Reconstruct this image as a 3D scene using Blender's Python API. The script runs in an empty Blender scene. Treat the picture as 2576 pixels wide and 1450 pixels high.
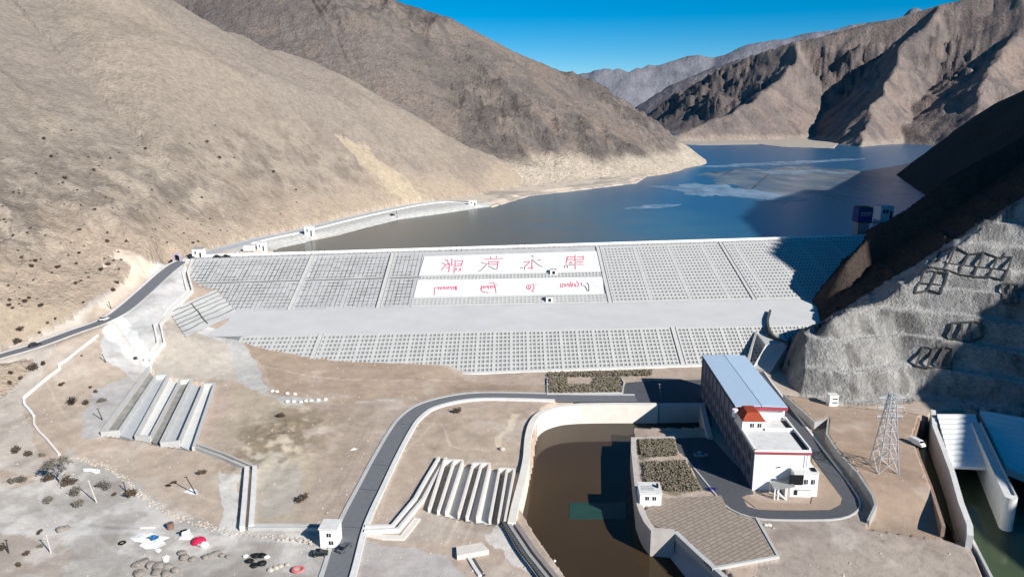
import bpy, bmesh, math, random
import numpy as np
from mathutils import Vector, Matrix

random.seed(7)
# ------------------------------------------------------------------ camera
F, YH, H = 1896.0, 275.0, 110.0          # focal length in picture units (picture 2576 wide), horizon row, eye height
TH = math.atan((725 - YH) / F)
scene = bpy.context.scene
COL = scene.collection
cam = bpy.data.cameras.new("camera")
cam.sensor_width = 36.0
cam.lens = F / 2576 * 36.0
cam.clip_start = 1.0
cam.clip_end = 40000.0
camo = bpy.data.objects.new("camera", cam)
camo.location = (0, 0, H)
camo.rotation_euler = (math.pi / 2 - TH, 0, 0)
COL.objects.link(camo)
scene.camera = camo
# ------------------------------------------------------------------ light
SUN_EL = math.radians(31.0)
SUN_AZ = (0.70, -0.714)                   # horizontal direction towards the sun
world = bpy.data.worlds.new("World")
scene.world = world
world.use_nodes = True
wn = world.node_tree.nodes
sky = wn.new("ShaderNodeTexSky")
sky.sky_type = 'NISHITA'
sky.sun_disc = False
sky.sun_elevation = SUN_EL
sky.sun_rotation = math.atan2(SUN_AZ[0], SUN_AZ[1])
sky.altitude = 3900
sky.air_density = 1.0
sky.dust_density = 0.0
sky.ozone_density = 2.5
wn["Background"].inputs["Strength"].default_value = 0.076
hs = wn.new("ShaderNodeHueSaturation")
hs.inputs["Hue"].default_value = 0.492; hs.inputs["Saturation"].default_value = 1.6
world.node_tree.links.new(sky.outputs[0], hs.inputs["Color"])
world.node_tree.links.new(hs.outputs[0], wn["Background"].inputs["Color"])
sun = bpy.data.lights.new("sun", 'SUN')
sun.energy = 4.9
sun.angle = math.radians(0.5)
sun.color = (1.0, 0.965, 0.92)
suno = bpy.data.objects.new("sun", sun)
sd = Vector((SUN_AZ[0] * math.cos(SUN_EL), SUN_AZ[1] * math.cos(SUN_EL), math.sin(SUN_EL)))
suno.rotation_euler = sd.to_track_quat('Z', 'Y').to_euler()
suno.location = (200, -200, 400)
COL.objects.link(suno)
scene.view_settings.view_transform = 'Standard'
scene.view_settings.look = 'None'
scene.view_settings.exposure = 0.45
scene.view_settings.gamma = 1.0

# ------------------------------------------------------------------ survey: picture points to ground points
def ray(px, py):
    a = (px - 1288) / F; b = (py - 725) / F
    return a, math.cos(TH) - b * math.sin(TH), -math.sin(TH) - b * math.cos(TH)
def U(px, py, z=0.0):                      # point at height z seen at px, py
    d = ray(px, py); t = (z - H) / d[2]
    return (d[0] * t, d[1] * t, z)
def D(px, py, y):                          # point at distance y seen at px, py
    d = ray(px, py); t = y / d[1]
    return (d[0] * t, y, H + d[2] * t)

# ------------------------------------------------------------------ noise
def _hash(ix, iy, s):
    h = (ix.astype(np.int64) * 374761393 + iy.astype(np.int64) * 668265263 + s * 974634777) & 0x7fffffff
    h = ((h ^ (h >> 13)) * 1274126177) & 0x7fffffff
    return ((h ^ (h >> 16)) & 0xffff) / 65535.0
def vnoise(x, y, s=0):
    ix = np.floor(x); iy = np.floor(y); fx = x - ix; fy = y - iy
    ux = fx * fx * fx * (fx * (fx * 6 - 15) + 10); uy = fy * fy * fy * (fy * (fy * 6 - 15) + 10)
    ix = ix.astype(np.int64); iy = iy.astype(np.int64)
    a = _hash(ix, iy, s); b = _hash(ix + 1, iy, s); c = _hash(ix, iy + 1, s); d = _hash(ix + 1, iy + 1, s)
    return (a + (b - a) * ux) * (1 - uy) + (c + (d - c) * ux) * uy - 0.5
def fbm(x, y, s=0, o=5, g=0.5):
    r = 0; a = 1.0
    for i in range(o):
        r = r + a * vnoise(x, y, s + i * 17); x, y = x * 1.97 + y * 0.31 + 3.1, y * 1.97 - x * 0.31 + 7.7; a *= g
    return r
def ridged(x, y, s=0, o=5, g=0.5):
    r = 0; a = 1.0
    for i in range(o):
        n = 1 - np.abs(vnoise(x, y, s + i * 13)) * 4; r = r + a * n
        x, y = x * 1.93 + y * 0.37 + 1.3, y * 1.93 - x * 0.37 + 5.9; a *= g
    return r
def sstep(a, b, x):
    t = np.clip((x - a) / (b - a), 0, 1); return t * t * (3 - 2 * t)
def inpoly(X, Y, poly):
    r = np.zeros(X.shape, bool); n = len(poly); j = n - 1
    for i in range(n):
        xi, yi = poly[i][:2]; xj, yj = poly[j][:2]
        c = ((yi > Y) != (yj > Y)) & (X < (xj - xi) * (Y - yi) / (yj - yi + 1e-12) + xi)
        r ^= c; j = i
    return r
def distline(X, Y, pts):                   # distance to a polyline, arc length at the nearest point, interpolated z
    best = np.full(X.shape, 1e9); arc = np.zeros(X.shape); zz = np.zeros(X.shape); acc = 0.0
    for p, q in zip(pts[:-1], pts[1:]):
        dx, dy = q[0] - p[0], q[1] - p[1]; L2 = dx * dx + dy * dy + 1e-9; L = L2 ** .5
        t = np.clip(((X - p[0]) * dx + (Y - p[1]) * dy) / L2, 0, 1)
        d = np.hypot(X - p[0] - t * dx, Y - p[1] - t * dy)
        m = d < best
        best = np.where(m, d, best); arc = np.where(m, acc + t * L, arc)
        if len(p) > 2: zz = np.where(m, p[2] + t * (q[2] - p[2]), zz)
        acc += L
    return best, arc, zz
def cone(X, Y, pts, k):                    # ridge line with straight slopes falling away on both sides
    z = np.full(X.shape, -1e9); arc = np.zeros(X.shape); dist = np.zeros(X.shape); acc = 0.0
    for p, q in zip(pts[:-1], pts[1:]):
        dx, dy, dz = q[0] - p[0], q[1] - p[1], q[2] - p[2]; L2 = dx * dx + dy * dy + 1e-9; L = L2 ** .5
        g = np.clip(dz / L / k, -0.97, 0.97)                 # highest point of the cones along the segment
        s = ((X - p[0]) * dx + (Y - p[1]) * dy) / L
        h = np.abs((X - p[0]) * dy - (Y - p[1]) * dx) / L
        t = np.clip((s + g / np.sqrt(1 - g * g) * h) / L, 0, 1)
        d = np.hypot(X - p[0] - t * dx, Y - p[1] - t * dy)
        c = p[2] + t * dz - k * d
        m = c > z
        z = np.where(m, c, z); arc = np.where(m, acc + t * L, arc); dist = np.where(m, d, dist); acc += L
    return z, arc, dist

# ------------------------------------------------------------------ terrain
WATER = 26.0
CTRL = [(0,1450,-2),(400,1450,-2),(300,1250,-1.5),(0,1250,-1),(0,1100,1),(200,1150,-.5),(600,1350,-1),(150,1300,-2),(800,1420,-1),
 (0,1000,3),(0,900,9),(100,950,6),(200,900,11),(250,860,13),(300,1000,4),(350,900,9),(100,865,12),(0,893,10),(255,810,17),(370,725,23),
 (490,648,29.5),(440,660,28.5),(330,790,19),(400,760,21.5),(460,700,25),(380,840,15),(400,870,12),(400,940,6),(450,900,8.5),(430,830,15.5),
 (500,800,13),(500,840,10.5),(560,840,9.5),(480,700,22.9),(500,720,20.2),(545,724,19.6),(570,760,14.9),(595,790,11.2),(525,690,18),(590,750,8),(470,735,20.8),(540,800,13.2),(590,852,9.35),(650,868,7.77),(720,884,6.18),(830,899,4.57),(900,906,3.77),(1000,910,3.14),(1130,913,2.5),(1160,935,.45),(620,920,5),(800,950,2.3),(900,860,2),(750,855,4),(1050,880,.5),
 (1165,950,.2),(1300,945,.3),(1000,980,1),(700,1000,3),(700,950,4),(600,940,5),(650,1000,3.2),(600,1050,2),(550,1100,1.5),(640,1150,1),
 (750,1150,1),(900,1050,1),(850,1200,.5),(700,1300,.5),(850,1300,.5),(1000,1000,.8),(1000,1150,.6),(1100,1080,.6),(1250,1050,.5),(1200,1150,.4),
 (950,1320,.3),(900,1440,0),(260,1085,2),(490,1115,1.3),(400,1100,1.5),(1400,990,0),(1600,980,0),(1700,1000,0),(1850,950,0),(1950,1000,0),
 (2060,1150,0),(2150,1280,0),(1900,1300,0),(1700,1200,0),(1800,1350,.7),(2000,1350,.5),(2200,1350,-.2),(2000,1450,0),(1880,1440,.4),(2350,1400,-1.4),(2450,1440,-2),
 (1100,1400,-.5),(1200,1350,-.3),(150,830,18),(100,760,24),(0,800,19),(0,700,31),(200,700,30),(330,640,37),(250,760,23),
 (560,625,29.5),(655,596,29),(741,579,28.5),(900,540,28.2),(1100,505,28)]
CW = [U(*c) for c in CTRL] + [(0,345,0),(0,400,6),(100,350,0),(-60,350,4),(100,400,6),(-260,120,-2),(0,100,-2),(200,100,-2),(300,200,0),(250,300,0),(-330,200,0),(-420,330,14)]
CW = np.array(CW)
def _tps_fit(P, lam=6.0):
    n = len(P); d = np.hypot(P[:, None, 0] - P[None, :, 0], P[:, None, 1] - P[None, :, 1]) / 100
    K = np.where(d > 0, d * d * np.log(d + 1e-12), 0) + np.eye(n) * lam * 1e-3
    Q = np.c_[np.ones(n), P[:, :2] / 100]
    A = np.block([[K, Q], [Q.T, np.zeros((3, 3))]])
    return np.linalg.solve(A, np.r_[P[:, 2], 0, 0, 0])
TW = _tps_fit(CW)
def tps(X, Y):
    r = TW[-3] + TW[-2] * X / 100 + TW[-1] * Y / 100
    for (x, y, z), w in zip(CW, TW[:-3]):
        d2 = ((X - x) ** 2 + (Y - y) ** 2) * 1e-4
        r = r + w * 0.5 * d2 * np.log(d2 + 1e-9)
    return r

CREST_L, CREST_R = U(480, 653, 30), U(2170, 600, 30)
# ridges
RA = [(-1500,900,520),(-900,800,430)] + [D(150,-110,720), D(400,0,745), D(600,95,775), D(826,178,805), D(990,290,830), D(1138,350,850), D(1194,380,856), D(1250,404,861), D(1335,458,868)]
RA2 = [(-900,800,430),(-620,700,330),(-610,480,262),(-560,250,190),(-560,50,170)]
RB = [(-700,1450,420),(-350,1260,370), D(800,-85,1190), D(975,-4,1195), D(1130,43,1215), D(1290,128,1250), D(1430,188,1290), D(1548,258,1330), D(1618,318,1370), D(1656,362,1400), D(1676,391,1430)]
RB2 = [D(1130,43,1215), D(1150,150,1130), D(1180,260,1060), D(1250,380,1000)]
RB3 = [D(800,-85,1190), D(830,60,1090), D(850,150,1000)]
RE = [D(2095,800,306), D(2160,768,316), D(2240,750,323), D(2400,632,335), D(2575,500,348), D(2900,260,372), D(3300,0,400)]
RE2 = [D(2128,660,380), D(2182,602,394), D(2390,442,410), D(2575,345,432), D(2900,150,480)]
RM = [(446,125,262),(452,143,284),(470,163,292),(526,249,323),(593,330,341),(720,400,380)]  # unseen ridge beyond the right edge, shaped for the shadow it throws
RM2 = [(593,330,341),(600,500,265),(590,700,195)] + [D(2575,226,900), D(2500,262,960), D(2420,325,1060), D(2370,370,1180), D(2312,397,1320)]
RN = [(276,40,116),(291,67,129),(288,129,111),(325,176,138),(420,170,200)]  # unseen spur off to the right, added to shade slope and spillway
RC = [D(1700,232,3700), D(1830,165,3300), D(2010,97,2950), D(2150,65,2900), D(2230,43,2850), D(2380,4,2750), D(2575,-70,2700), D(2950,-200,2650), D(3600,-260,2700)]
RC1 = [D(2010,100,2950), D(1990,170,2650), D(1930,215,2480), D(1850,270,2300), D(1770,310,2160), D(1700,344,2050)]
RC2 = [D(2380,6,2750), D(2290,92,2480), D(2240,195,2230), D(2190,285,1990), D(2135,368,1765)]
RC3 = [D(2575,-65,2700), D(2560,60,2350), D(2500,170,2050), D(2450,300,1830)]
RC4 = [D(2100,75,2900), D(2120,150,2650), D(2080,235,2420), D(2020,290,2260)]
RF2 = [D(1590,280,3700), D(1690,212,3700), D(1800,165,3650), D(1890,142,3600), D(2010,100,3500), D(2200,60,3500)]
RF1 = [D(1380,215,5600), D(1435,190,5600), D(1500,178,5700), D(1530,170,5600), D(1585,174,5500), D(1640,160,5600), D(1700,148,5600), D(1760,134,5600), D(1800,140,5600), D(1890,110,5500), D(2150,60,5400), D(2262,40,5300), D(2297,14,5300), D(2340,32,5300), D(2500,-30,5300)]

TAIL = [U(*p, -6) for p in ((1650,1036),(1400,1046),(1362,1066),(1345,1120),(1340,1170),(1318,1270),(1300,1312),(1345,1390),(1420,1500),(1500,1700),(1990,1700),(1830,1500),(1652,1358),(1622,1330),(1606,1290),(1592,1140),(1590,1112),(1790,1112),(1770,1036))]
SPILL = [U(2345,1035,0)[:2], U(2352,1075,0)[:2], U(2395,1190,0)[:2], U(2436,1335,0)[:2], U(2500,1500,0)[:2], U(2560,1700,0)[:2], (160,90), (185,180), (205,232), (190,262), (170,268)]
TRENCH = [U(*p, 2.3)[:2] for p in ((2312,1050),(2297,1095),(2313,1150),(2341,1220),(2374,1322))] + [U(*p, 0)[:2] for p in ((2400,1350),(2434,1352),(2436,1335),(2395,1190),(2352,1075),(2345,1035))]
PLAT = [U(*p, 2.6)[:2] for p in ((1972,990),(2055,1000),(2100,1018),(2240,1030),(2330,1040),(2312,1050),(2295,1095),(2312,1150),(2340,1220),(2375,1325),(2180,1305),(2203,1270),(2196,1245),(2160,1190),(2105,1130),(2080,1090),(2085,1050),(2050,1062))]
GARDEN = [U(*p, 1.0)[:2] for p in ((1590,1100),(1697,1098),(1706,1130),(1725,1150),(1770,1232),(1800,1245),(1830,1285),(1905,1300),(1960,1400),(1790,1428),(1652,1345),(1625,1325),(1612,1285))]
FLAT = [U(*p, 27)[:2] for p in ((1235,520),(1330,491),(1480,474),(1600,459),(1630,440),(1565,428),(1715,393),(1690,380),(1500,405),(1330,420),(1200,470))]
FARFLAT = [U(*p, 27)[:2] for p in ((1660,360),(1760,364),(1910,362),(1960,368),(2100,372),(2120,350),(1900,335),(1690,340))]

# roads (middle lines)
R_MAIN = [U(*p) for p in ((820,1520,-.5),(848,1447,-.2),(877,1345,.3),(898,1293,.4),(933,1223,.5),(968,1153,.6),(1003,1090,.6),(1031,1051,.6),(1073,1022,.6),(1143,1003,.5),(1213,996,.5),(1318,997,.3),(1451,1001,.1),(1600,1002,0))]
R_HILL = [U(*p) for p in ((-160,945,6),(0,896,10),(88,870,12),(190,833,15),(255,810,17),(310,779,20),(370,728,23.5),(420,683,27),(455,659,29),(490,649,29.6))]
R_YARD = [U(*p, 0) for p in ((1745,1150),(1800,1215),(1828,1248),(1855,1275),(1900,1291),(1960,1295),(2080,1294),(2122,1283),(2137,1262),(2118,1225),(2060,1145),(2000,1065),(1955,1005),(1925,965),(1905,935))]
R_LAKE = [U(*p) for p in ((505,645,29.4),(560,628,29.2),(655,603,29.2),(741,585,29),(798,571,28.8),(918,542,28.5),(1040,517,28.2),(1120,508,28),(1185,511,27.6))]
def spline(P, n=6):                        # smooth line through the points
    P = [np.array(p, float) for p in P]; Q = [2 * P[0] - P[1]] + P + [2 * P[-1] - P[-2]]; out = []
    for i in range(1, len(Q) - 2):
        for k in range(n):
            t = k / n; a, b, c, d = Q[i - 1:i + 3]
            out.append(0.5 * (2 * b + (c - a) * t + (2 * a - 5 * b + 4 * c - d) * t * t + (3 * b - a - 3 * c + d) * t ** 3))
    return out + [P[-1]]
ROADS = [(spline(R_MAIN, 3), 4.0), (spline(R_HILL, 3), 4.2), (spline(R_YARD, 3), 3.5), (spline(R_LAKE, 3), 4.5)]
LADDERS = [[U(*p)[:2] for p in ((376,914,9),(423,942,7),(481,953,6),(540,965,5),(486,1120,2.5),(404,1107,2.5),(340,1092,3),(256,1081,3.2))], [U(*p, 1.6)[:2] for p in ((1117,1157),(1190,1165),(1294,1180),(1270,1304),(1174,1294),(1080,1274))]]
def terrain(X, Y):
    """height and land number: 0 valley floor, 1 left hill, 2 middle hill, 3 right valley side, 4 right mountain, 5 far ranges"""
    near = sstep(1000, 600, np.hypot(X, Y))
    yc = CREST_L[1] + (X - CREST_L[0]) * (CREST_R[1] - CREST_L[1]) / (CREST_R[0] - CREST_L[0])
    g = np.clip(tps(X, Y), -5, 45)
    lake = sstep(-6, 10, Y - yc)
    # left bank beyond the dam stays up; the lake bed drops
    bank = np.array([U(480,648,29), U(681,645,WATER), U(691,625,WATER), U(792,604,WATER), U(855,591,WATER), U(1000,552,WATER), U(1130,534,WATER), U(1262,514,WATER), U(1330,491,WATER), U(1480,474,WATER), U(1600,459,WATER), U(1630,442,WATER)])
    xb = np.interp(Y, bank[:, 1], bank[:, 0], left=-400)
    side = (xb - X)                                       # >0 on land
    left_land = np.clip(26 + side * 0.30, 8, 28.6)
    g = g * (1 - lake) + np.where(Y > yc, np.where(Y < 1100, left_land, 8), 8) * lake
    rough = 0.22 * fbm(X / 7, Y / 7, 5, 4) + 0.35 * fbm(X / 40, Y / 40, 9, 3) + 1.1 * np.exp(-((X + 78) / 14) ** 2 - ((Y - 236) / 26) ** 2) * (0.4 + ridged(X / 9, Y / 9, 7, 4) * 0.5)
    keep = np.ones(X.shape); rz = g.copy(); hillcut = np.zeros(X.shape)
    for i_, (line, w_) in enumerate(ROADS):
        d_, _, z_ = distline(X, Y, line)
        k_ = sstep(w_ + 9, w_ + 1.0, d_)
        keep = keep * (1 - k_)
        g = g * (1 - k_) + z_ * k_
        if i_ in (1, 3): hillcut = np.maximum(hillcut, sstep(w_ + 12, w_ + 1, d_))
    g = g + rough * (1 - lake) * keep
    g = np.where(inpoly(X, Y, FLAT) & (Y > yc), np.maximum(g, 26.8 + 0.9 * fbm(X / 25, Y / 18, 3, 4)), g)
    g = np.where(inpoly(X, Y, FARFLAT), np.maximum(g, 26.6 + 0.8 * fbm(X / 60, Y / 60, 3, 3)), g)
    # left hill
    w1 = fbm(X / 120, Y / 120, 21, 4)
    a, arc, dist = cone(X + 30 * w1 * 0.4, Y, RA, 0.56)
    a2, arc2, dist2 = cone(X, Y, RA2, 0.56)
    m = a2 > a
    a = np.where(m, a2, a); arc = np.where(m, arc2 + 3000, arc); dist = np.where(m, dist2, dist)
    up = np.clip((a - 28) / 30, 0, 1)
    a = a + up * (7 * vnoise(arc / 75, dist / 400, 31) + 4.2 * vnoise(arc / 20, dist / 140, 33) + 1.6 * vnoise(arc / 8, dist / 60, 34) + 0.9 * ridged(X / 12, Y / 12, 36, 4, .6) * .5 + 5 * fbm(X / 70, Y / 70, 35, 5) + 1.0 * fbm(X / 9, Y / 9, 37, 4))
    low = np.exp(-((a - 45) / 35) ** 2) * sstep(-60, -260, X)
    a = a + low * (3.5 * ridged(X / 26, Y / 26, 41, 4) * 0.5 + 1.3 * ridged(X / 7, Y / 7, 43, 4, .6) * .5)
    # middle hill
    b, arcb, db = cone(X, Y, RB, 0.61)
    for r_ in (RB2, RB3):
        b2, ar2, d2 = cone(X, Y, r_, 0.70)
        m = b2 > b
        b = np.where(m, b2, b); arcb = np.where(m, ar2 + 5000, arcb); db = np.where(m, d2, db)
    upb = np.clip((b - 24) / 60, 0, 1) * np.clip(db / 50, 0.12, 1)
    crag = sstep(0.05, 0.4, fbm(X / 160, Y / 160, 55, 3) + 0.2)
    b = b + upb * (16 * vnoise(arcb / 80, db / 500, 51) + 8 * vnoise(arcb / 27 + 2 * w1, db / 160, 53) + (6 + 9 * crag) * ridged(X / 70, Y / 70, 57, 5) * 0.5 + 4.5 * vnoise(arcb / 12 + w1, db / 90, 58) + (1.5 + 4.5 * crag) * ridged(X / 17, Y / 17, 59, 4, .6) * .5)
    # right side of the valley
    e, ae, de = cone(X, Y, RE, 0.70)
    e2, ae2, de2 = cone(X, Y, RE2, 1.5)
    steps = 8.5
    q = (e + 1.2 * fbm(X / 40, Y / 40, 61, 2)) / steps
    fq = q - np.floor(q)
    e_t = steps * (np.floor(q) + np.clip((fq - 0.34) / 0.66, 0, 1))
    bench = ((fq < 0.36) & (e < 75) & (Y < 318 + (X - 150) * 0.345)).astype(float)
    xl = np.interp(Y, [262, 272, 290, 315, 345, 365], [112, 110, 119, 126, 131, 140])
    e = e - np.clip(xl - X, 0, 100) * 1.5
    e_t = e_t - np.clip(xl - X, 0, 100) * 1.5
    front = Y < 318 + (X - 150) * 0.345
    e = np.where((e < 75) & front, e_t, e) + (0.3 + 1.3 * np.clip((fq - .35) * 4, 0, 1) * np.clip((1 - fq) * 6, 0, 1)) * ridged(X / 10, Y / 10, 63, 5, .6) * 0.6 + 0.8 * fbm(X / 30, Y / 30, 65, 3)
    mm, am, dm = cone(X, Y, RM, 2.3)
    m2, am2, dm2 = cone(X, Y, RM2, 0.92)
    nn, an, dn = cone(X, Y, RN, 1.1)
    r = np.maximum(np.maximum(mm, m2), nn)
    r = r + np.clip((r - 20) / 60, 0, 1) * np.clip(np.minimum(np.minimum(dm, dm2), dn) / 40, 0.1, 1) * (9 * ridged(X / 60, Y / 60, 67, 5) * 0.5)
    e2 = e2 + np.clip(de2 / 20, 0.1, 1) * 4.2 * ridged(X / 20, Y / 20, 69, 5, .6) * 0.5
    r = np.maximum(np.maximum(r, e2), e)
    # right mountain
    c, ac, dc = cone(X, Y, RC, 0.66)
    for i, (r_, k) in enumerate(((RC1, 0.74), (RC2, 0.86), (RC3, 0.62))):
        c2, ac2, dc2 = cone(X + 40 * w1, Y, r_, k)
        m = c2 > c
        c = np.where(m, c2, c); ac = np.where(m, ac2 + 4000 * (i + 1), ac); dc = np.where(m, dc2, dc)
    upc = np.clip((c - 24) / 120, 0, 1) * np.clip(dc / 60, 0.25, 1)
    cr = sstep(-0.05, 0.45, fbm(X / 320, Y / 320, 71, 3) + 0.1)
    c = c + upc * (40 * ridged(X / 210, Y / 210, 73, 6, 0.55) * 0.5 * (0.2 + 1.1 * cr) + 9 * vnoise(ac / 55, dc / 300, 75) + 17 * ridged(X / 52, Y / 52, 77, 5, 0.6) * 0.5 * (0.25 + 1.2 * cr) + 5 * ridged(X / 17, Y / 17, 79, 4, .6) * 0.5 * (.3 + cr)) - upc * 16
    # far ranges
    f1, a1, d1 = cone(X, Y, RF1, 0.55)
    f2, a2_, d2_ = cone(X, Y, RF2, 0.6)
    f2 = f2 + np.clip((f2 - 24) / 100, 0, 1) * np.clip(d2_ / 60, 0.1, 1) * (50 * ridged(X / 300, Y / 300, 81, 5) * 0.5 - 14 + 18 * vnoise(a2_ / 60, d2_ / 400, 83))
    f1 = f1 + np.clip((f1 - 24) / 100, 0, 1) * np.clip(d1 / 60, 0.1, 1) * (48 * ridged(X / 420, Y / 420, 85, 5) * 0.5 - 14)
    f = np.maximum(f1, f2)
    # cut-outs and platforms on the valley floor
    for P_ in LADDERS: g = g - 2.3 * inpoly(X, Y, P_)
    g = np.where(inpoly(X, Y, PLAT), -1.2 + 3.8 * sstep(183, 204, Y) + 0.25 * rough, g)
    g = np.where(inpoly(X, Y, GARDEN), 0.9 + 0.1 * rough, g)
    g = np.where(inpoly(X, Y, TAIL), -8.5, g)
    trench = inpoly(X, Y, TRENCH); spill = inpoly(X, Y, SPILL)
    a = np.where(hillcut > 0, np.minimum(a, a * (1 - hillcut) + (g - 3) * hillcut), a)
    rl = np.array(sorted([(p[1], p[0]) for p in R_LAKE[:7]] + [(760, -20), (850, 25)]))
    xr = np.interp(Y, rl[:, 0], rl[:, 1])
    fore = np.clip((xr + 4 - X) / 6, 0, 1)
    a = np.where((Y > yc) & (Y < 860), np.minimum(a, -20 + 48 * fore + np.clip(xr - 3 - X, 0, 1e4) * 0.75), a)
    Z = np.stack([g, a, b, r, c, f])
    Z[1] = np.where(Y < yc + 2, np.where(X > -60, -50, Z[1]), Z[1])
    L = np.argmax(Z, 0); z = np.max(Z, 0)
    z = np.where(trench, -8.5, z); z = np.where(spill, -9.5, z)
    L = np.where(trench | spill, 0, L)
    return z, L, dict(bench=bench, crag=crag, cr=cr, dist=dist, arc=arc, a=a, w1=w1)
def gz(x, y):
    return float(terrain(np.array([float(x)]), np.array([float(y)]))[0][0])

# grid in rings round the viewpoint: rows grow with distance
px_ = np.concatenate([np.linspace(-200, 2776, 830)])
ang = np.arctan((px_ - 1288) / F)
ext = np.radians(np.linspace(math.degrees(ang[-1]) + 0.3, 97, 130))
ang = np.concatenate([-ext[::-1], ang, ext])
rows = [95.0]
while rows[-1] < 7500: rows.append(rows[-1] * (1.0046 if rows[-1] < 2600 else 1.012))
rows = np.array(rows)
AA, RR = np.meshgrid(ang, rows)
GX = RR * np.sin(AA); GY = RR * np.cos(AA)
# ------------------------------------------------------------------ materials
def lin(c):
    c = np.array(c, float) / 255
    return np.where(c <= 0.04045, c / 12.92, ((c + 0.055) / 1.055) ** 2.4)
def rgba(c): return tuple(lin(c)) + (1.0,)
def new_mat(name):
    m = bpy.data.materials.new(name); m.use_nodes = True
    nt = m.node_tree; return m, nt, nt.nodes["Principled BSDF"]
def link(nt, a, b): nt.links.new(a, b)
def mat(name, c, rough=0.8, metal=0.0, var=0.12, scale=0.6, bump=0.0, c2=None, spec=0.3, detail=6.0):
    """surface with procedural mottling in object space"""
    m, nt, bs = new_mat(name)
    tc = nt.nodes.new("ShaderNodeTexCoord"); no = nt.nodes.new("ShaderNodeTexNoise")
    no.inputs["Scale"].default_value = scale; no.inputs["Detail"].default_value = detail; no.inputs["Roughness"].default_value = 0.62
    link(nt, tc.outputs["Object"], no.inputs["Vector"])
    cr = nt.nodes.new("ShaderNodeValToRGB")
    a = lin(c); b = lin(c2) if c2 is not None else np.clip(a * (1 + var), 0, 1)
    cr.color_ramp.elements[0].position = 0.32; cr.color_ramp.elements[1].position = 0.68
    cr.color_ramp.elements[0].color = tuple(a * (1 - var)) + (1,); cr.color_ramp.elements[1].color = tuple(b) + (1,)
    link(nt, no.outputs["Fac"], cr.inputs["Fac"]); link(nt, cr.outputs["Color"], bs.inputs["Base Color"])
    bs.inputs["Roughness"].default_value = rough; bs.inputs["Metallic"].default_value = metal
    bs.inputs["Specular IOR Level"].default_value = spec
    if bump:
        bp = nt.nodes.new("ShaderNodeBump"); bp.inputs["Strength"].default_value = bump; bp.inputs["Distance"].default_value = 0.15
        link(nt, no.outputs["Fac"], bp.inputs["Height"]); link(nt, bp.outputs["Normal"], bs.inputs["Normal"])
    return m
def terrain_mat(name, s1, s2, bump, bdist, speck=0.5, var=0.2):
    m, nt, bs = new_mat(name)
    at = nt.nodes.new("ShaderNodeAttribute"); at.attribute_name = "soil"
    tc = nt.nodes.new("ShaderNodeTexCoord")
    n1 = nt.nodes.new("ShaderNodeTexNoise"); n1.inputs["Scale"].default_value = s1; n1.inputs["Detail"].default_value = 9; n1.inputs["Roughness"].default_value = 0.68
    n2 = nt.nodes.new("ShaderNodeTexNoise"); n2.inputs["Scale"].default_value = s2; n2.inputs["Detail"].default_value = 5; n2.inputs["Roughness"].default_value = 0.6
    vo = nt.nodes.new("ShaderNodeTexVoronoi"); vo.inputs["Scale"].default_value = s2 * 2.3
    for n in (n1, n2, vo): link(nt, tc.outputs["Object"], n.inputs["Vector"])
    r1 = nt.nodes.new("ShaderNodeMapRange"); r1.inputs[1].default_value = 0.3; r1.inputs[2].default_value = 0.7; r1.inputs[3].default_value = 1 - var; r1.inputs[4].default_value = 1 + var * 0.85
    link(nt, n1.outputs["Fac"], r1.inputs[0])
    r2 = nt.nodes.new("ShaderNodeMapRange"); r2.inputs[1].default_value = 0.25; r2.inputs[2].default_value = 0.42; r2.inputs[3].default_value = 1 - speck; r2.inputs[4].default_value = 1.0
    link(nt, n2.outputs["Fac"], r2.inputs[0])
    r3 = nt.nodes.new("ShaderNodeMapRange"); r3.inputs[1].default_value = 0.10; r3.inputs[2].default_value = 0.2; r3.inputs[3].default_value = 1 - speck; r3.inputs[4].default_value = 1.0
    link(nt, vo.outputs["Distance"], r3.inputs[0])
    mu = nt.nodes.new("ShaderNodeMath"); mu.operation = 'MULTIPLY'; link(nt, r1.outputs[0], mu.inputs[0]); link(nt, r2.outputs[0], mu.inputs[1])
    mu2 = nt.nodes.new("ShaderNodeMath"); mu2.operation = 'MULTIPLY'; link(nt, mu.outputs[0], mu2.inputs[0]); link(nt, r3.outputs[0], mu2.inputs[1])
    mx = nt.nodes.new("ShaderNodeVectorMath"); mx.operation = 'SCALE'
    link(nt, at.outputs["Color"], mx.inputs[0]); link(nt, mu2.outputs[0], mx.inputs["Scale"])
    link(nt, mx.outputs[0], bs.inputs["Base Color"])
    bs.inputs["Roughness"].default_value = 0.95; bs.inputs["Specular IOR Level"].default_value = 0.08
    ad = nt.nodes.new("ShaderNodeMath"); ad.operation = 'ADD'; link(nt, n1.outputs["Fac"], ad.inputs[0]); link(nt, n2.outputs["Fac"], ad.inputs[1])
    bp = nt.nodes.new("ShaderNodeBump"); bp.inputs["Strength"].default_value = bump; bp.inputs["Distance"].default_value = bdist
    link(nt, ad.outputs[0], bp.inputs["Height"]); link(nt, bp.outputs["Normal"], bs.inputs["Normal"])
    return m

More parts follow.
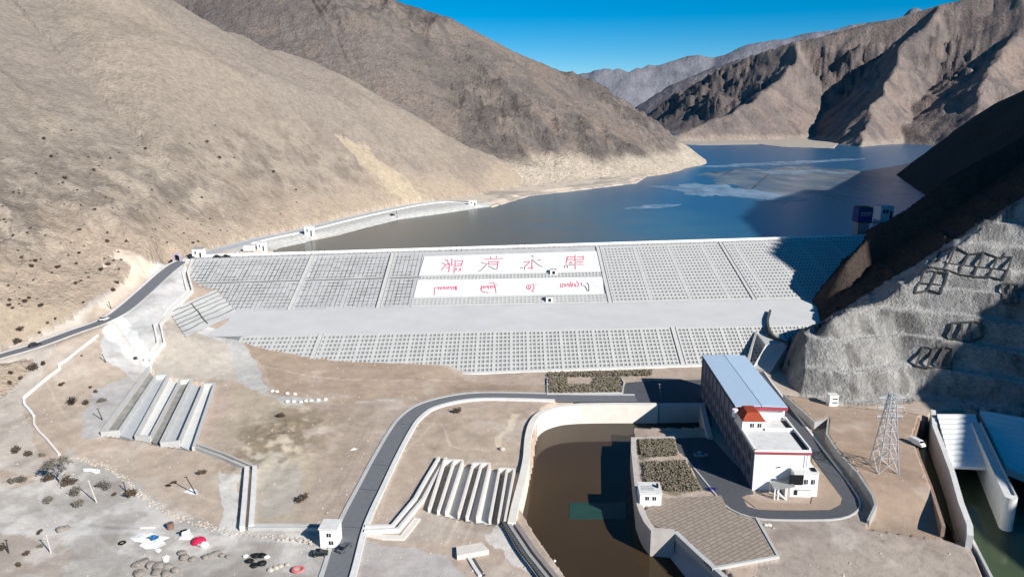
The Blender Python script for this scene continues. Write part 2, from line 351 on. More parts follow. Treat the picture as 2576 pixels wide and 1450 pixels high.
# ------------------------------------------------------------------ the land
GZ, GL, AUX = terrain(GX, GY)
soil = np.zeros(GX.shape + (3,))
def tint(mask, c, k=1.0):
    global soil
    m = (mask * k)[..., None] if not np.isscalar(mask) else mask
    soil = soil * (1 - m) + lin(c) * m
wx = GX + 2.2 * fbm(GX / 8, GY / 8, 91, 4); wy = GY + 3.2 * fbm(GX / 8, GY / 8, 93, 4)
def zone(poly, z, c, k=1.0):
    P = [U(x, y, z)[:2] for x, y in poly]
    tint(inpoly(wx, wy, P).astype(float), c, k)
n40 = fbm(GX / 40, GY / 40, 95, 5); n12 = fbm(GX / 11, GY / 11, 97, 5); n300 = fbm(GX / 300, GY / 300, 99, 4); n4 = fbm(GX / 3.5, GY / 3.5, 98, 3)
soil[:] = lin((168, 150, 134))
Z_ = zone
Z_([(0,600),(480,640),(440,665),(370,730),(310,780),(255,812),(120,860),(0,905),(-300,1000),(-300,560)], 22, (196,178,158))
Z_([(0,895),(250,815),(300,820),(250,860),(140,930),(60,1000),(100,1120),(140,1140),(0,1140),(-200,1100),(-200,930)], 6, (178,168,156))
Z_([(60,1000),(140,930),(250,860),(400,880),(250,1085),(180,1130),(100,1110)], 4, (172,156,138))
Z_([(230,990),(330,960),(400,890),(330,1000),(250,1085),(200,1080)], 4, (165,163,160))
Z_([(-200,1240),(60,1230),(120,1200),(180,1140),(330,1190),(420,1260),(560,1325),(820,1340),(850,1345),(800,1480),(-200,1480)], -1.5, (164,160,153))
Z_([(0,1340),(150,1335),(180,1390),(160,1450),(-100,1450),(-100,1340)], -2, (160,147,135))
Z_([(180,1130),(490,1120),(560,1170),(560,1320),(450,1290),(330,1200)], 0.5, (172,155,137))
Z_([(555,1180),(610,1195),(590,1250),(600,1345),(560,1330),(550,1260)], 0.5, (196,195,190))
Z_([(480,652),(465,690),(480,735),(400,810),(385,825),(400,880),(330,870),(250,840),(255,812),(310,780),(370,730),(440,665)], 20, (184,183,180))
Z_([(290,805),(350,840),(405,882),(330,872),(255,838)], 15, (206,206,203))
Z_([(400,820),(430,790),(590,835),(560,850),(450,850),(420,870)], 12, (188,187,184))
Z_([(430,830),(500,850),(590,870),(600,930),(480,930),(400,940),(370,930)], 9, (176,166,152))
Z_([(580,850),(640,870),(900,905),(1130,912),(1180,940),(1375,945),(1375,985),(1150,985),(900,1000),(690,985),(665,930),(610,895)], 4, (158,137,116))
Z_([(560,860),(625,895),(655,940),(668,985),(830,998),(1000,985),(1000,1000),(820,1014),(690,1012),(610,975),(590,930)], 4, (172,170,165))
Z_([(760,1020),(1000,1008),(1050,1040),(1000,1090),(870,1325),(640,1320),(660,1260),(780,1260),(800,1200),(770,1080)], 1, (163,146,130))
Z_([(590,985),(700,1010),(770,1080),(800,1200),(740,1300),(640,1300),(640,1160),(560,1100)], 1.5, (166,152,130))
Z_([(620,1150),(700,1130),(760,1180),(740,1290),(650,1290)], 1, (160,152,140))
Z_([(1060,1050),(1330,1010),(1310,1180),(1090,1160),(940,1320),(920,1320)], .6, (170,152,133))
Z_([(1250,1130),(1310,1040),(1290,1040),(1240,1120)], .6, (196,180,152))
Z_([(1195,1290),(1265,1282),(1350,1400),(1420,1480),(1300,1420),(1215,1345)], -.3, (196,190,182))
Z_([(920,1368),(1130,1396),(1180,1460),(870,1480),(890,1400)], -.5, (168,163,158))
Z_([(1130,1270),(1240,1295),(1240,1340),(1020,1375),(930,1345)], -.3, (168,155,141))
Z_([(1830,1290),(2180,1300),(2440,1350),(2560,1600),(1990,1600),(1890,1420)], -1.5, (152,140,129))
tint(inpoly(GX, GY, PLAT).astype(float), (158,135,115))
Z_([(1600,1105),(1700,1105),(1706,1145),(1612,1150)], 1, (112,104,86))
Z_([(1612,1162),(1730,1160),(1765,1235),(1625,1235)], 1, (112,104,86))
gmask = (GL == 0)
tint(gmask * np.clip(0.5 + n40 * 1.3, 0, 1) * 0.14, (190,177,160))
tint(gmask * sstep(0.22, 0.5, n12) * 0.30, (128,112,98))
tint(gmask * sstep(0.22, 0.5, -n12) * 0.25, (198,190,180))
def track(pts, z, c, w, k=.5):
    L = spline([U(x, y, z) for x, y in pts], 5); d_, _, _ = distline(wx * .35 + GX * .65, wy * .35 + GY * .65, L); tint(gmask * sstep(w * 1.3, w * .6, d_), c, k)
for o_ in (0, 14): track(((160,1172 + o_),(112,1215 + o_),(104,1252 + o_),(150,1290 + o_),(260,1312 + o_),(400,1322 + o_),(560,1340 + o_),(800,1362 + o_)), -1.5, (186,184,180), .8, .55)
track(((0,1330),(160,1336),(330,1330),(420,1345),(520,1342)), -1.5, (192,190,186), 1.2, .5); track(((230,1330),(280,1370),(400,1400),(640,1380)), -1.5, (190,188,184), .7, .4)
for a_ in ((1000,1098,1050,900,940,990),): pass
for pts in (((930,1060),(880,1150),(800,1290)),((945,1062),(896,1150),(818,1290)),((1010,1030),(900,1040),(760,1050)),((870,1225),(820,1290),(780,1320)),((840,1100),(930,1080),(1000,1060)),((1080,1170),(980,1310)),((1200,1050),(1120,1090),(1080,1160)),((1250,960),(1000,955),(720,965)),((1330,972),(1100,975),(900,985))): track(pts, .8, (140,124,109), .28, .45)
for pts in (((1090,1062),(1010,1150),(950,1300)),((1110,1062),(1140,1120),(1230,1130)),((720,1110),(820,1090),(860,1095)),((640,940),(760,955),(960,962),(1240,950)),((300,900),(360,960),(330,1010)),((120,990),(170,1060),(240,1070)),((330,1190),(430,1215),(540,1250)),((1160,1290),(1120,1360)),((1190,1300),(1160,1370)),((1140,1285),(1095,1350))): track(pts, .8, (192,176,156), .5, .5)
mound = np.exp(-((GX + 78) / 15) ** 2 - ((GY - 236) / 27) ** 2)
tint(gmask * np.clip(mound * 1.4, 0, 1) * sstep(-.05, .25, n4 + n12) * .8, (126,112,88)); tint(gmask * np.clip(mound * 1.4, 0, 1) * sstep(.05, .3, -n4 - .6 * n12) * .7, (196,182,156))
fl_ = inpoly(GX, GY, [U(x, y, -1.5)[:2] for x, y in ((-100,1180),(150,1160),(560,1330),(820,1350),(820,1500),(-200,1500))])
tint(gmask * fl_ * sstep(.08, .3, n12 + .5 * n4) * .28, (136,132,127)); tint(gmask * fl_ * sstep(.12, .35, -n12 + .4 * n4) * .4, (200,197,191))
lf_ = inpoly(GX, GY, [U(x, y, 10)[:2] for x, y in ((-200,600),(330,620),(300,790),(0,890),(-300,1000))])
tint(gmask * lf_ * sstep(.0, .22, n12 + .4 * n40) * .75, (128,118,107)); tint(gmask * lf_ * sstep(.08, .25, n4 + .3 * n12) * .5, (104,96,88))
g1 = fbm(GX / 1.3, GY / 1.3, 121, 3)
tint(gmask * inpoly(GX, GY, [U(x, y, -.5)[:2] for x, y in ((1900,1300),(2180,1300),(2440,1350),(2560,1600),(1990,1600),(1890,1430))]) * sstep(.12, .35, g1) * .22, (112,102,92))
tint(gmask * sstep(.2, .4, g1) * .12, (124,112,100))
tint(inpoly(GX, GY, TRENCH).astype(float), (58,53,50))  # trench floor soil darkened to deepen its shade
# lake shore
shore = ((GZ > 20) & (GZ < 30) & (GY > 400)).astype(float) * gmask
tint(shore, (190,176,158))
tint(inpoly(wx, wy, FLAT) * sstep(-0.1, 0.25, n12 + n40) * 0.6 * gmask, (128,122,116))
tint(inpoly(GX, GY, FARFLAT) * gmask * 0.8, (150,140,130))
soil = np.where(gmask[..., None], np.clip(soil * 1.10, 0, 1), soil)
# hills
def hill(i, c): tint((GL == i).astype(float), c)
hill(1, (150,138,126))
mA = (GL == 1)
st = vnoise(AUX['arc'] / 26, AUX['dist'] / 300, 101) + vnoise(AUX['arc'] / 70, AUX['dist'] / 500, 103)
tint(mA * sstep(0.1, 0.7, st) * 0.45, (174,158,138)); tint(mA * sstep(0.1, 0.7, -st) * 0.4, (122,112,101))
tint(mA * sstep(0.0, 0.45, n40 + 0.5 * n12) * 0.4, (132,121,110))
lowA = sstep(120, 40, GZ) * sstep(-30, -260, GX)
tint(mA * lowA * 0.5, (158,145,130)); tint(mA * lowA * sstep(.1, .3, n4 + .4 * n12) * .55, (96,89,82)); tint(mA * sstep(.16, .4, n4) * .35, (112,103,94)); tint(mA * lowA * sstep(0.05, 0.3, n12) * 0.7, (112,102,92)); tint(mA * lowA * sstep(0.1, 0.35, -n12) * 0.6, (190,176,156))
tint(mA * sstep(62, 34, GZ + 22 * n40) * 0.85, (176,158,136))
pale = [U(x, y, z)[:2] for x, y, z in ((850,400,86),(905,400,84),(985,450,62),(1085,530,30),(1040,520,34),(950,480,56))]
tint(mA * inpoly(GX + 9 * n40, GY + 9 * n12, [D(850,395,680)[:2], D(910,400,690)[:2], D(1000,455,690)[:2], D(1080,490,680)[:2], D(1010,492,660)[:2], D(930,450,665)[:2]]) * 0.7, (190,172,144))
hill(2, (136,123,113))
mB = (GL == 2)
tint(mB * sstep(0.05, 0.4, n40 + n300) * 0.5, (108,100,94)); tint(mB * AUX['crag'] * sstep(-0.1, 0.3, n12 + n40) * 0.6, (92,86,83))
tint(mB * sstep(-150, -380, GX + 100 * n300) * 0.75, (112,104,102))
tint(mB * sstep(0.1, 0.4, -n40) * 0.4, (146,128,112))
tint(mB * sstep(60, 42, GZ + 14 * n40) * 0.9, (206,190,167))
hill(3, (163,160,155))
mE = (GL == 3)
tint(mE * sstep(0.0, 0.4, n12) * 0.5, (122,119,115)); tint(mE * sstep(0.05, 0.4, -n12) * 0.5, (184,181,175))
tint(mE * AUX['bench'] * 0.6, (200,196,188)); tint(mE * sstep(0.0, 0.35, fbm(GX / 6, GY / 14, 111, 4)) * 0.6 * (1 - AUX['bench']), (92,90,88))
tint(mE * sstep(105, 130, GZ) , (98,86,77)); tint(mE * (GY > 345 + 0.02 * GX) * sstep(-30, 10, GZ), (80,69,62))  # back ridge rock darkened in place of missing cast shade
hill(4, (140,125,116))
mC = (GL == 4)
tint(mC * AUX['cr'] * 0.7, (96,90,90)); tint(mC * sstep(0.05, 0.4, n40) * 0.5, (88,82,82)); tint(mC * sstep(0.1, 0.45, -n40 - 0.4 * n300) * 0.5, (146,124,109))
tint(mC * sstep(44, 32, GZ + 8 * n40) * 0.7, (168,152,136))
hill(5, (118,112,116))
tint((GL == 5) * (GY > 4300), (124,124,132))  # bluish grey on the furthest range stands in for distance haze
soil = np.clip(soil * (1 + 0.14 * n4[..., None]), 0, 1); lum = soil.mean(-1, keepdims=True); soil = lum + (soil - lum) * 0.85; soil = np.where((GL < 2)[..., None], soil * np.array((1.09, 1.07, 1.05)), soil); soil = np.clip(soil, 0, 1)

LANDMAT = {0: terrain_mat("valley_soil", 0.3, 1.6, 0.55, 0.16, 0.22, 0.12), 1: terrain_mat("scree", 0.22, 0.6, 1.0, 1.8, 0.34, 0.18), 2: terrain_mat("hill_rock", 0.11, 0.32, 1.0, 4.5, 0.36, 0.24),
           3: terrain_mat("cut_rock", 0.45, 1.1, 1.0, 1.4, 0.45, 0.3), 4: terrain_mat("mountain_rock", 0.05, 0.16, 1.0, 6.0, 0.30), 5: terrain_mat("far_rock", 0.012, 0.05, 0.7, 14.0, 0.15)}
nr, nc = GX.shape
I = np.arange(nr * nc).reshape(nr, nc)
quads = np.stack([I[:-1, :-1], I[:-1, 1:], I[1:, 1:], I[1:, :-1]], -1).reshape(-1, 4)[:, ::-1]
fl = np.maximum.reduce([GL[:-1, :-1], GL[:-1, 1:], GL[1:, 1:], GL[1:, :-1]]).reshape(-1)
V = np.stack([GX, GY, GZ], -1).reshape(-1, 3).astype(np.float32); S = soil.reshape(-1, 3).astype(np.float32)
def array_mesh(name, verts, faces, mat_, colors=None, smooth=True):
    me = bpy.data.meshes.new(name)
    me.vertices.add(len(verts)); me.vertices.foreach_set("co", verts.astype(np.float32).ravel())
    k = faces.shape[1]
    me.loops.add(len(faces) * k); me.loops.foreach_set("vertex_index", faces.astype(np.int32).ravel())
    me.polygons.add(len(faces)); me.polygons.foreach_set("loop_start", np.arange(0, len(faces) * k, k, dtype=np.int32))
    me.polygons.foreach_set("loop_total", np.full(len(faces), k, np.int32))
    me.polygons.foreach_set("use_smooth", np.full(len(faces), smooth, bool))
    me.update(calc_edges=True)
    if colors is not None:
        at = me.attributes.new("soil", 'FLOAT_COLOR', 'POINT')
        at.data.foreach_set("color", np.c_[colors, np.ones(len(colors))].astype(np.float32).ravel())
    me.materials.append(mat_)
    o = bpy.data.objects.new(name, me); COL.objects.link(o); return o
LANDNAME = {0: "valley_floor", 1: "scree_hill", 2: "rocky_hill", 3: "cut_hillside", 4: "craggy_mountain", 5: "far_mountains"}
for k in range(6):
    fs = quads[fl == k]
    u, inv = np.unique(fs, return_inverse=True)
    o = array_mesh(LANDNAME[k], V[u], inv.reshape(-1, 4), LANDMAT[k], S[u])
    o["kind"] = "structure"

# ------------------------------------------------------------------ water
def water_mat(name, stops, axis_from, axis_to, rough, ripple, nscale=0.03):
    m, nt, bs = new_mat(name)
    tc = nt.nodes.new("ShaderNodeTexCoord"); geo = nt.nodes.new("ShaderNodeNewGeometry")
    sx = nt.nodes.new("ShaderNodeVectorMath"); sx.operation = 'DOT_PRODUCT'
    ax = np.array(axis_to[:2]) - np.array(axis_from[:2]); L2 = float(ax @ ax)
    sx.inputs[1].default_value = (ax[0] / L2, ax[1] / L2, 0)
    link(nt, geo.outputs["Position"], sx.inputs[0])
    off = float(np.array(axis_from[:2]) @ ax) / L2
    no = nt.nodes.new("ShaderNodeTexNoise"); no.inputs["Scale"].default_value = nscale; no.inputs["Detail"].default_value = 5
    link(nt, geo.outputs["Position"], no.inputs["Vector"])
    a = nt.nodes.new("ShaderNodeMath"); a.operation = 'MULTIPLY_ADD'; a.inputs[1].default_value = 0.35; a.inputs[2].default_value = -off - 0.175
    link(nt, no.outputs["Fac"], a.inputs[0])
    b = nt.nodes.new("ShaderNodeMath"); b.operation = 'ADD'; link(nt, sx.outputs["Value"], b.inputs[0]); link(nt, a.outputs[0], b.inputs[1])
    cr = nt.nodes.new("ShaderNodeValToRGB")
    while len(cr.color_ramp.elements) < len(stops): cr.color_ramp.elements.new(0.5)
    for e, (p, c) in zip(cr.color_ramp.elements, stops): e.position = p; e.color = rgba(c)
    link(nt, b.outputs[0], cr.inputs["Fac"]); link(nt, cr.outputs["Color"], bs.inputs["Base Color"])
    bs.inputs["Roughness"].default_value = rough; bs.inputs["IOR"].default_value = 1.33; bs.inputs["Specular IOR Level"].default_value = 0.32
    n2 = nt.nodes.new("ShaderNodeTexNoise"); n2.inputs["Scale"].default_value = 0.5; n2.inputs["Detail"].default_value = 4
    link(nt, geo.outputs["Position"], n2.inputs["Vector"])
    bp = nt.nodes.new("ShaderNodeBump"); bp.inputs["Strength"].default_value = ripple; bp.inputs["Distance"].default_value = 0.2
    link(nt, n2.outputs["Fac"], bp.inputs["Height"]); link(nt, bp.outputs["Normal"], bs.inputs["Normal"])
    return m
def flat_sheet(name, poly, z, m):
    me = bpy.data.meshes.new(name); bm = bmesh.new()
    bm.faces.new([bm.verts.new((p[0], p[1], z)) for p in poly]); bmesh.ops.recalc_face_normals(bm, faces=bm.faces)
    if bm.faces[0].normal.z < 0: bmesh.ops.reverse_faces(bm, faces=bm.faces)
    bm.to_mesh(me); bm.free(); me.materials.append(m)
    o = bpy.data.objects.new(name, me); COL.objects.link(o); o["kind"] = "structure"; return o
lake_m = water_mat("lake_water", [(0.0, (104,104,97)), (0.30, (96,102,100)), (0.52, (66,102,120)), (0.75, (40,86,118)), (1.0, (38,84,116))], U(800,600,26), U(2100,520,26), 0.26, 0.16)  # silt tone plus hill and sky reflections, both put into the base colour
flat_sheet("reservoir_water", [(-420,416),(262,478),(700,600),(2500,1800),(2500,3500),(300,3500),(-300,1800)], WATER, lake_m)
tail_m = water_mat("tailrace_water", [(0.0, (62,50,36)), (0.5, (74,60,42)), (0.8, (70,56,44)), (1.0, (52,50,46))], U(1500,1450,-6), U(1500,1040,-6), 0.07, 0.05, 0.06)
flat_sheet("tailrace_water", [(-40,120),(72,120),(72,282),(-40,290)], -6.0, tail_m)
spill_m = water_mat("spillway_water", [(0.0, (72,84,60)), (1.0, (50,62,48))], U(2500,1450,-7), U(2500,1250,-7), 0.08, 0.05, 0.08)
flat_sheet("spillway_water", [(110,120),(300,80),(300,300),(148,300)], -7.0, spill_m)
# ------------------------------------------------------------------ builders
class MB:
    def __init__(s): s.v = []; s.f = []
    def add(s, vs, fs):
        n = len(s.v); s.v += [tuple(map(float, p)) for p in vs]; s.f += [tuple(i + n for i in f) for f in fs]; return s
    def hexa(s, b, t):                     # bottom ring and top ring of equal length
        n = len(b)
        return s.add(list(b) + list(t), [tuple(range(n - 1, -1, -1)), tuple(range(n, 2 * n))] + [(i, (i + 1) % n, n + (i + 1) % n, n + i) for i in range(n)])
    def box(s, c, d, rz=0.0, ox=(0, 0)):   # c = centre of the base, d = width, depth, height, turned about ox
        hx, hy = d[0] / 2, d[1] / 2; co, si = math.cos(rz), math.sin(rz)
        ring = [(c[0] + x, c[1] + y) for x, y in ((-hx, -hy), (hx, -hy), (hx, hy), (-hx, hy))]
        ring = [(ox[0] + (x - ox[0]) * co - (y - ox[1]) * si, ox[1] + (x - ox[0]) * si + (y - ox[1]) * co) for x, y in ring]
        return s.hexa([p + (c[2],) for p in ring], [p + (c[2] + d[2],) for p in ring])
    def prism(s, poly, z0, z1):
        a = sum(p[0] * q[1] - q[0] * p[1] for p, q in zip(poly, poly[1:] + poly[:1]))
        P = poly if a > 0 else poly[::-1]
        return s.hexa([(p[0], p[1], z0) for p in P], [(p[0], p[1], z1) for p in P])
    def beam(s, p, q, w, h):               # square bar from p to q
        p, q = Vector(p), Vector(q); d = (q - p).normalized()
        u = d.cross(Vector((0, 0, 1)))
        if u.length < 1e-3: u = Vector((1, 0, 0))
        u.normalize(); v = u.cross(d); u *= w / 2; v *= h / 2
        return s.hexa([p - u - v, p + u - v, p + u + v, p - u + v], [q - u - v, q + u - v, q + u + v, q - u + v])
    def tube(s, p, q, r0, r1=None, n=8):
        r1 = r0 if r1 is None else r1
        p, q = Vector(p), Vector(q); d = (q - p).normalized(); u = d.orthogonal().normalized(); v = d.cross(u)
        A = [p + (u * math.cos(2 * math.pi * i / n) + v * math.sin(2 * math.pi * i / n)) * r0 for i in range(n)]
        B = [q + (u * math.cos(2 * math.pi * i / n) + v * math.sin(2 * math.pi * i / n)) * r1 for i in range(n)]
        return s.hexa(A, B)
    def wall(s, pts, w, hgt, top=None, closed=False):   # pts carry the top height; hgt = how far the wall reaches down (number or absolute via tuple)
        n = len(pts); L = []; R = []
        for i in range(n):
            a = np.array(pts[max(0, i - 1)][:2]); b = np.array(pts[min(n - 1, i + 1)][:2])
            if 0 < i < n - 1:
                d1 = np.array(pts[i][:2]) - a; d2 = b - np.array(pts[i][:2]); d1 = d1 / (np.hypot(*d1) + 1e-9); d2 = d2 / (np.hypot(*d2) + 1e-9)
                t = d1 + d2; t = t / (np.hypot(*t) + 1e-9); k = 1 / max(0.45, float(t @ d2))
            else:
                t = b - a; t = t / (np.hypot(*t) + 1e-9); k = 1
            nrm = np.array((-t[1], t[0])) * w / 2 * k; p = np.array(pts[i][:2])
            L.append(p + nrm); R.append(p - nrm)
        vs = []; fs = []
        for i in range(n):
            zt = pts[i][2]; zb = hgt[0] if isinstance(hgt, tuple) else zt - hgt
            vs += [(*L[i], zt), (*R[i], zt), (*R[i], zb), (*L[i], zb)]
        for i in range(n - 1):
            a = 4 * i; b = a + 4
            for k in range(4): fs.append((a + k, a + (k + 1) % 4, b + (k + 1) % 4, b + k))
        fs += [(3, 2, 1, 0), (4 * n - 4, 4 * n - 3, 4 * n - 2, 4 * n - 1)]
        return s.add(vs, fs)
    def build(s, name, m, parent=None, smooth=False, bevel=0.0):
        me = bpy.data.meshes.new(name); me.from_pydata(s.v, [], s.f); me.validate()
        bm = bmesh.new(); bm.from_mesh(me); bmesh.ops.recalc_face_normals(bm, faces=bm.faces)
        if bevel: bmesh.ops.bevel(bm, geom=bm.edges[:], offset=bevel, segments=1, affect='EDGES', clamp_overlap=True)
        for f in bm.faces: f.smooth = smooth
        bm.to_mesh(me); bm.free(); me.materials.append(m)
        o = bpy.data.objects.new(name, me); COL.objects.link(o)
        if parent is not None: o.parent = parent
        return o
def tag(o, label, cat, group=None):
    o["label"] = label; o["category"] = cat
    if group: o["group"] = group
    return o
def thing(name, label, cat, loc=(0, 0, 0), rz=0.0, group=None):
    o = bpy.data.objects.new(name, None); o.empty_display_size = 0.5; COL.objects.link(o)
    o.location = loc; o.rotation_euler = (0, 0, rz); return tag(o, label, cat, group)
def struct(o): o["kind"] = "structure"; return o
def dup(root, loc, rz=0.0, label=None, scale=None):
    r = root.copy(); COL.objects.link(r); r.location = loc; r.rotation_euler = (0, 0, rz)
    if scale: r.scale = scale
    if label: r["label"] = label
    for ch in list(root.children):
        c = ch.copy(); COL.objects.link(c); c.parent = r
        for g in ch.children:
            d = g.copy(); COL.objects.link(d); d.parent = c
    return r
_ys = 120 * 1.004 ** np.arange(800)
def hit(px, py):                           # where the ground is seen at px, py
    d = ray(px, py); t = _ys / d[1]
    x = d[0] * t; z = H + d[2] * t
    g = terrain(x, _ys)[0]; k = np.nonzero(z < g)[0]
    k = k[0] if len(k) else len(_ys) - 1
    return (float(x[k]), float(_ys[k]), float(g[k]))
def hits(pts):
    return [hit(*p) for p in pts]

CONC = mat("pale_concrete", (186,185,181), 0.85, var=0.07, scale=0.25, bump=0.15)
WHITE = mat("white_concrete", (214,212,207), 0.85, var=0.10, scale=0.5, bump=.15)
WPAINT = mat("white_render", (232,231,228), 0.7, var=0.03, scale=0.5)
GREYC = mat("grey_concrete", (160,159,156), 0.9, var=0.12, scale=0.35, bump=0.2)
CELL = mat("slope_block", (174,173,171), 0.9, var=0.10, scale=0.12)
CELLD = mat("slope_block_grey", (124,124,122), 0.9, var=0.10, scale=0.2)
JOINT = mat("dark_joint", (78,78,76), 0.9, var=0.2)
DARK = mat("dark_opening", (22,24,28), 0.6, var=0.2)
GLASS = mat("window_glass", (30,36,44), 0.15, var=0.2, spec=0.6)
ASPH = mat("asphalt", (112,113,116), 0.85, var=0.08, scale=0.7, bump=0.1)
ASPHD = mat("dark_asphalt", (84,85,90), 0.85, var=0.10, scale=0.7, bump=0.1)
RED = mat("red_paint", (204,84,110), 0.6, var=0.1)
INK = mat("dark_paint", (92,74,76), 0.6, var=0.1)
TRIM = mat("red_trim", (158,66,76), 0.7, var=0.1)
TILE = mat("brick_red_roof", (150,62,34), 0.7, var=0.15, scale=1.5)
BLUE = mat("blue_steel_roof", (176,196,214), 0.45, var=0.03, scale=0.2)
STEEL = mat("galvanised_steel", (150,152,156), 0.5, 0.4, var=0.08)
SAND = mat("bank_soil", (170,154,136), 0.95, var=0.12, scale=0.8, bump=0.4)

# ------------------------------------------------------------------ dam
def lineat(a, b): return lambda x: np.array((x, a[1] + (x - a[0]) * (b[1] - a[1]) / (b[0] - a[0]), a[2] + (x - a[0]) * (b[2] - a[2]) / (b[0] - a[0])))
LC = lineat(CREST_L, CREST_R); L1 = lineat(U(585,783,12), U(1920,755,12)); L2 = lineat(U(590,845,10), U(1890,820,10)); L3 = lineat(U(1160,940,0), U(1765,917,0))
def band(A, B):
    def P(x, w, off=0.0):
        p = A(x) * (1 - w) + B(x) * w
        t = B(x) - A(x); n = np.cross(np.array((1, (A(x + 1) - A(x))[1], 0)), t); n = n / np.linalg.norm(n)
        if n[2] < 0: n = -n
        return tuple(p + n * off)
    return P
UP = band(LC, L1); LO = band(L2, L3)
def project(p):
    x, y, z = p[0], p[1], p[2] - H
    f = y * math.cos(TH) - z * math.sin(TH); u = y * math.sin(TH) + z * math.cos(TH)
    return np.array((1288 + F * x / f, 725 - F * u / f))
def face_xy(P, px, py):
    x, w = (px - 1288) / F * 400, 0.5
    for _ in range(12):
        p0 = project(P(x, w)); ex = (project(P(x + 0.5, w)) - p0) / 0.5; ew = (project(P(x, w + 0.01)) - p0) / 0.01
        dx, dw = np.linalg.solve(np.stack([ex, ew], 1), np.array((px, py)) - p0); x += dx; w += dw
    return x, w
dam = thing("dam", "long concrete faced dam with gridded slopes holding back the blue reservoir", "dam", (0, 420, 0))
def dbuild(mb, name, m, **k):
    mb.v = [(x, y - 420, z) for x, y, z in mb.v]; return mb.build(name, m, dam, **k)
def strip(A, B, x0, x1, n=24):
    xs = np.linspace(x0, x1, n); return [A(x) for x in xs], [B(x) for x in xs]
def sheet(mb, A, B, x0, x1, down=3.0, n=24):
    a, b = strip(A, B, x0, x1, n)
    for i in range(n - 1):
        q = [a[i], a[i + 1], b[i + 1], b[i]]; mb.hexa([(p[0], p[1], p[2] - down) for p in q[::-1]], q[::-1])
    return mb
XL, XR = -176.0, 250.0
dbuild(sheet(MB(), lambda x: LC(x), lambda x: L1(x), XL, XR), "upper_slope", CELL)
dbuild(sheet(MB(), lambda x: L1(x) + np.array((0, 0.001, 0.0)), lambda x: L2(x), XL + 20, XR - 40), "berm", mat("berm_concrete", (200,199,196), 0.85, var=0.06, scale=0.06))
dbuild(sheet(MB(), lambda x: L2(x), lambda x: L3(x) * 1.0, XL + 30, XR - 60), "lower_slope", CELLD)
CW_ = 8.0
dbuild(sheet(MB(), lambda x: LC(x) + np.array((0, CW_, 0.05)), lambda x: LC(x) + np.array((0, 0.02, 0.05)), XL - 4, XR, 4), "crest_road", WHITE)
dbuild(sheet(MB(), lambda x: LC(x) + np.array((0, 75, -30)), lambda x: LC(x) + np.array((0, CW_ + .1, 0.0)), XL, XR, 6), "upstream_slope", GREYC)
m = MB()
for x in np.arange(XL, XR - 1, 4.0): m.hexa([tuple(LC(x + a) + np.array((0, CW_ - b, 0.05))) for a, b in ((0, .7), (4, .7), (4, 0), (0, 0))], [tuple(LC(x + a) + np.array((0, CW_ - b, 1.35))) for a, b in ((0, .7), (4, .7), (4, 0), (0, 0))])
dbuild(m, "parapet_wall", WPAINT)
m = MB()
for x in np.arange(XL, XR - 3, 3.0):
    p = LC(x) + np.array((0, .35, 0.05)); q = LC(x + 3) + np.array((0, .35, 0.05))
    m.beam(p, p + np.array((0, 0, 1.1)), .16, .16)
    for h_ in (0.6, 1.1): m.beam(p + np.array((0, 0, h_)), q + np.array((0, 0, h_)), .12, .14)
dbuild(m, "guard_rail", JOINT)
def rib(mb, P, x0, w0, x1, w1, wid, hgt, along):       # raised bar on a slope, along = True when it runs down the slope
    L = 45.0
    if along: c = [(x0 - wid / 2, w0), (x0 + wid / 2, w0), (x0 + wid / 2, w1), (x0 - wid / 2, w1)]
    else: c = [(x0, w0 - wid / L / 2), (x1, w0 - wid / L / 2), (x1, w0 + wid / L / 2), (x0, w0 + wid / L / 2)]
    mb.hexa([P(x, w, -0.2) for x, w in c], [P(x, w, hgt) for x, w in c])
xa, _ = face_xy(UP, 1062, 690); xb, _ = face_xy(UP, 1517, 683)
# left field: dark open joints running down the slope, a few cross joints
m = MB(); rj = random.Random(3)
for x in np.arange(XL + 3, xa - 1, 2.3):
    for w0, w1 in ((0.02, 0.46), (0.50, 0.97)):
        rib(m, UP, x + rj.uniform(-.06, .06), w0 + rj.uniform(0, .015), 0, w1 - rj.uniform(0, .02), rj.choice((.16, .22, .30)), 0.05, True)
for w in np.r_[np.linspace(0.08, 0.43, 7), np.linspace(.54, .93, 8)]:
    x = XL + 4
    while x < xa - 4:
        if rj.random() < .8: rib(m, UP, x, w, x + 2.3 * rj.choice((1, 2, 2)) - .3, w, .24, 0.04, False)
        x += 4.6
rib(m, UP, XL + 3, .48, xa - 1, .48, .5, .07, False)
dbuild(m, "joint_lines", JOINT)
# right field and the rows round the boards: pale ribs over darker blocks
def lattice(name, P, x0, x1, w0, w1, dx, nw, wr, hr, big=0, Lm=45.0, hgt=0.30, material=None):
    mb = MB(); k = 0
    for x in np.arange(x0, x1 + .01, dx):
        wd = wr * (1.9 if big and k % big == 0 else 1.0); rib(mb, P, x, w0, 0, w1, wd, hgt + (0.06 if big and k % big == 0 else 0), True); k += 1
    for w in np.linspace(w0, w1, nw + 1): rib(mb, P, x0, w, x1, w, hr * 45.0 / Lm, hgt - 0.03, False)
    return dbuild(mb, name, material or CONC)
DKC = mat("dark_blocks", (104,104,103), 0.9, var=0.18, scale=0.3)
def dark_bed(P, x0, x1, w0, w1, n=12):
    mb = MB(); xs = np.linspace(x0, x1, n)
    for i in range(n - 1):
        c = [(xs[i], w0), (xs[i + 1], w0), (xs[i + 1], w1), (xs[i], w1)]; mb.hexa([P(x, w, -.3) for x, w in c], [P(x, w, 0.05) for x, w in c])
    return dbuild(mb, "block_infill", DKC)
dark_bed(UP, xb + 1, XR - 8, .03, .97); lattice("grid_frame", UP, xb + 1, XR - 8, .03, .97, 2.1, 18, 1.1, 1.25, 10)
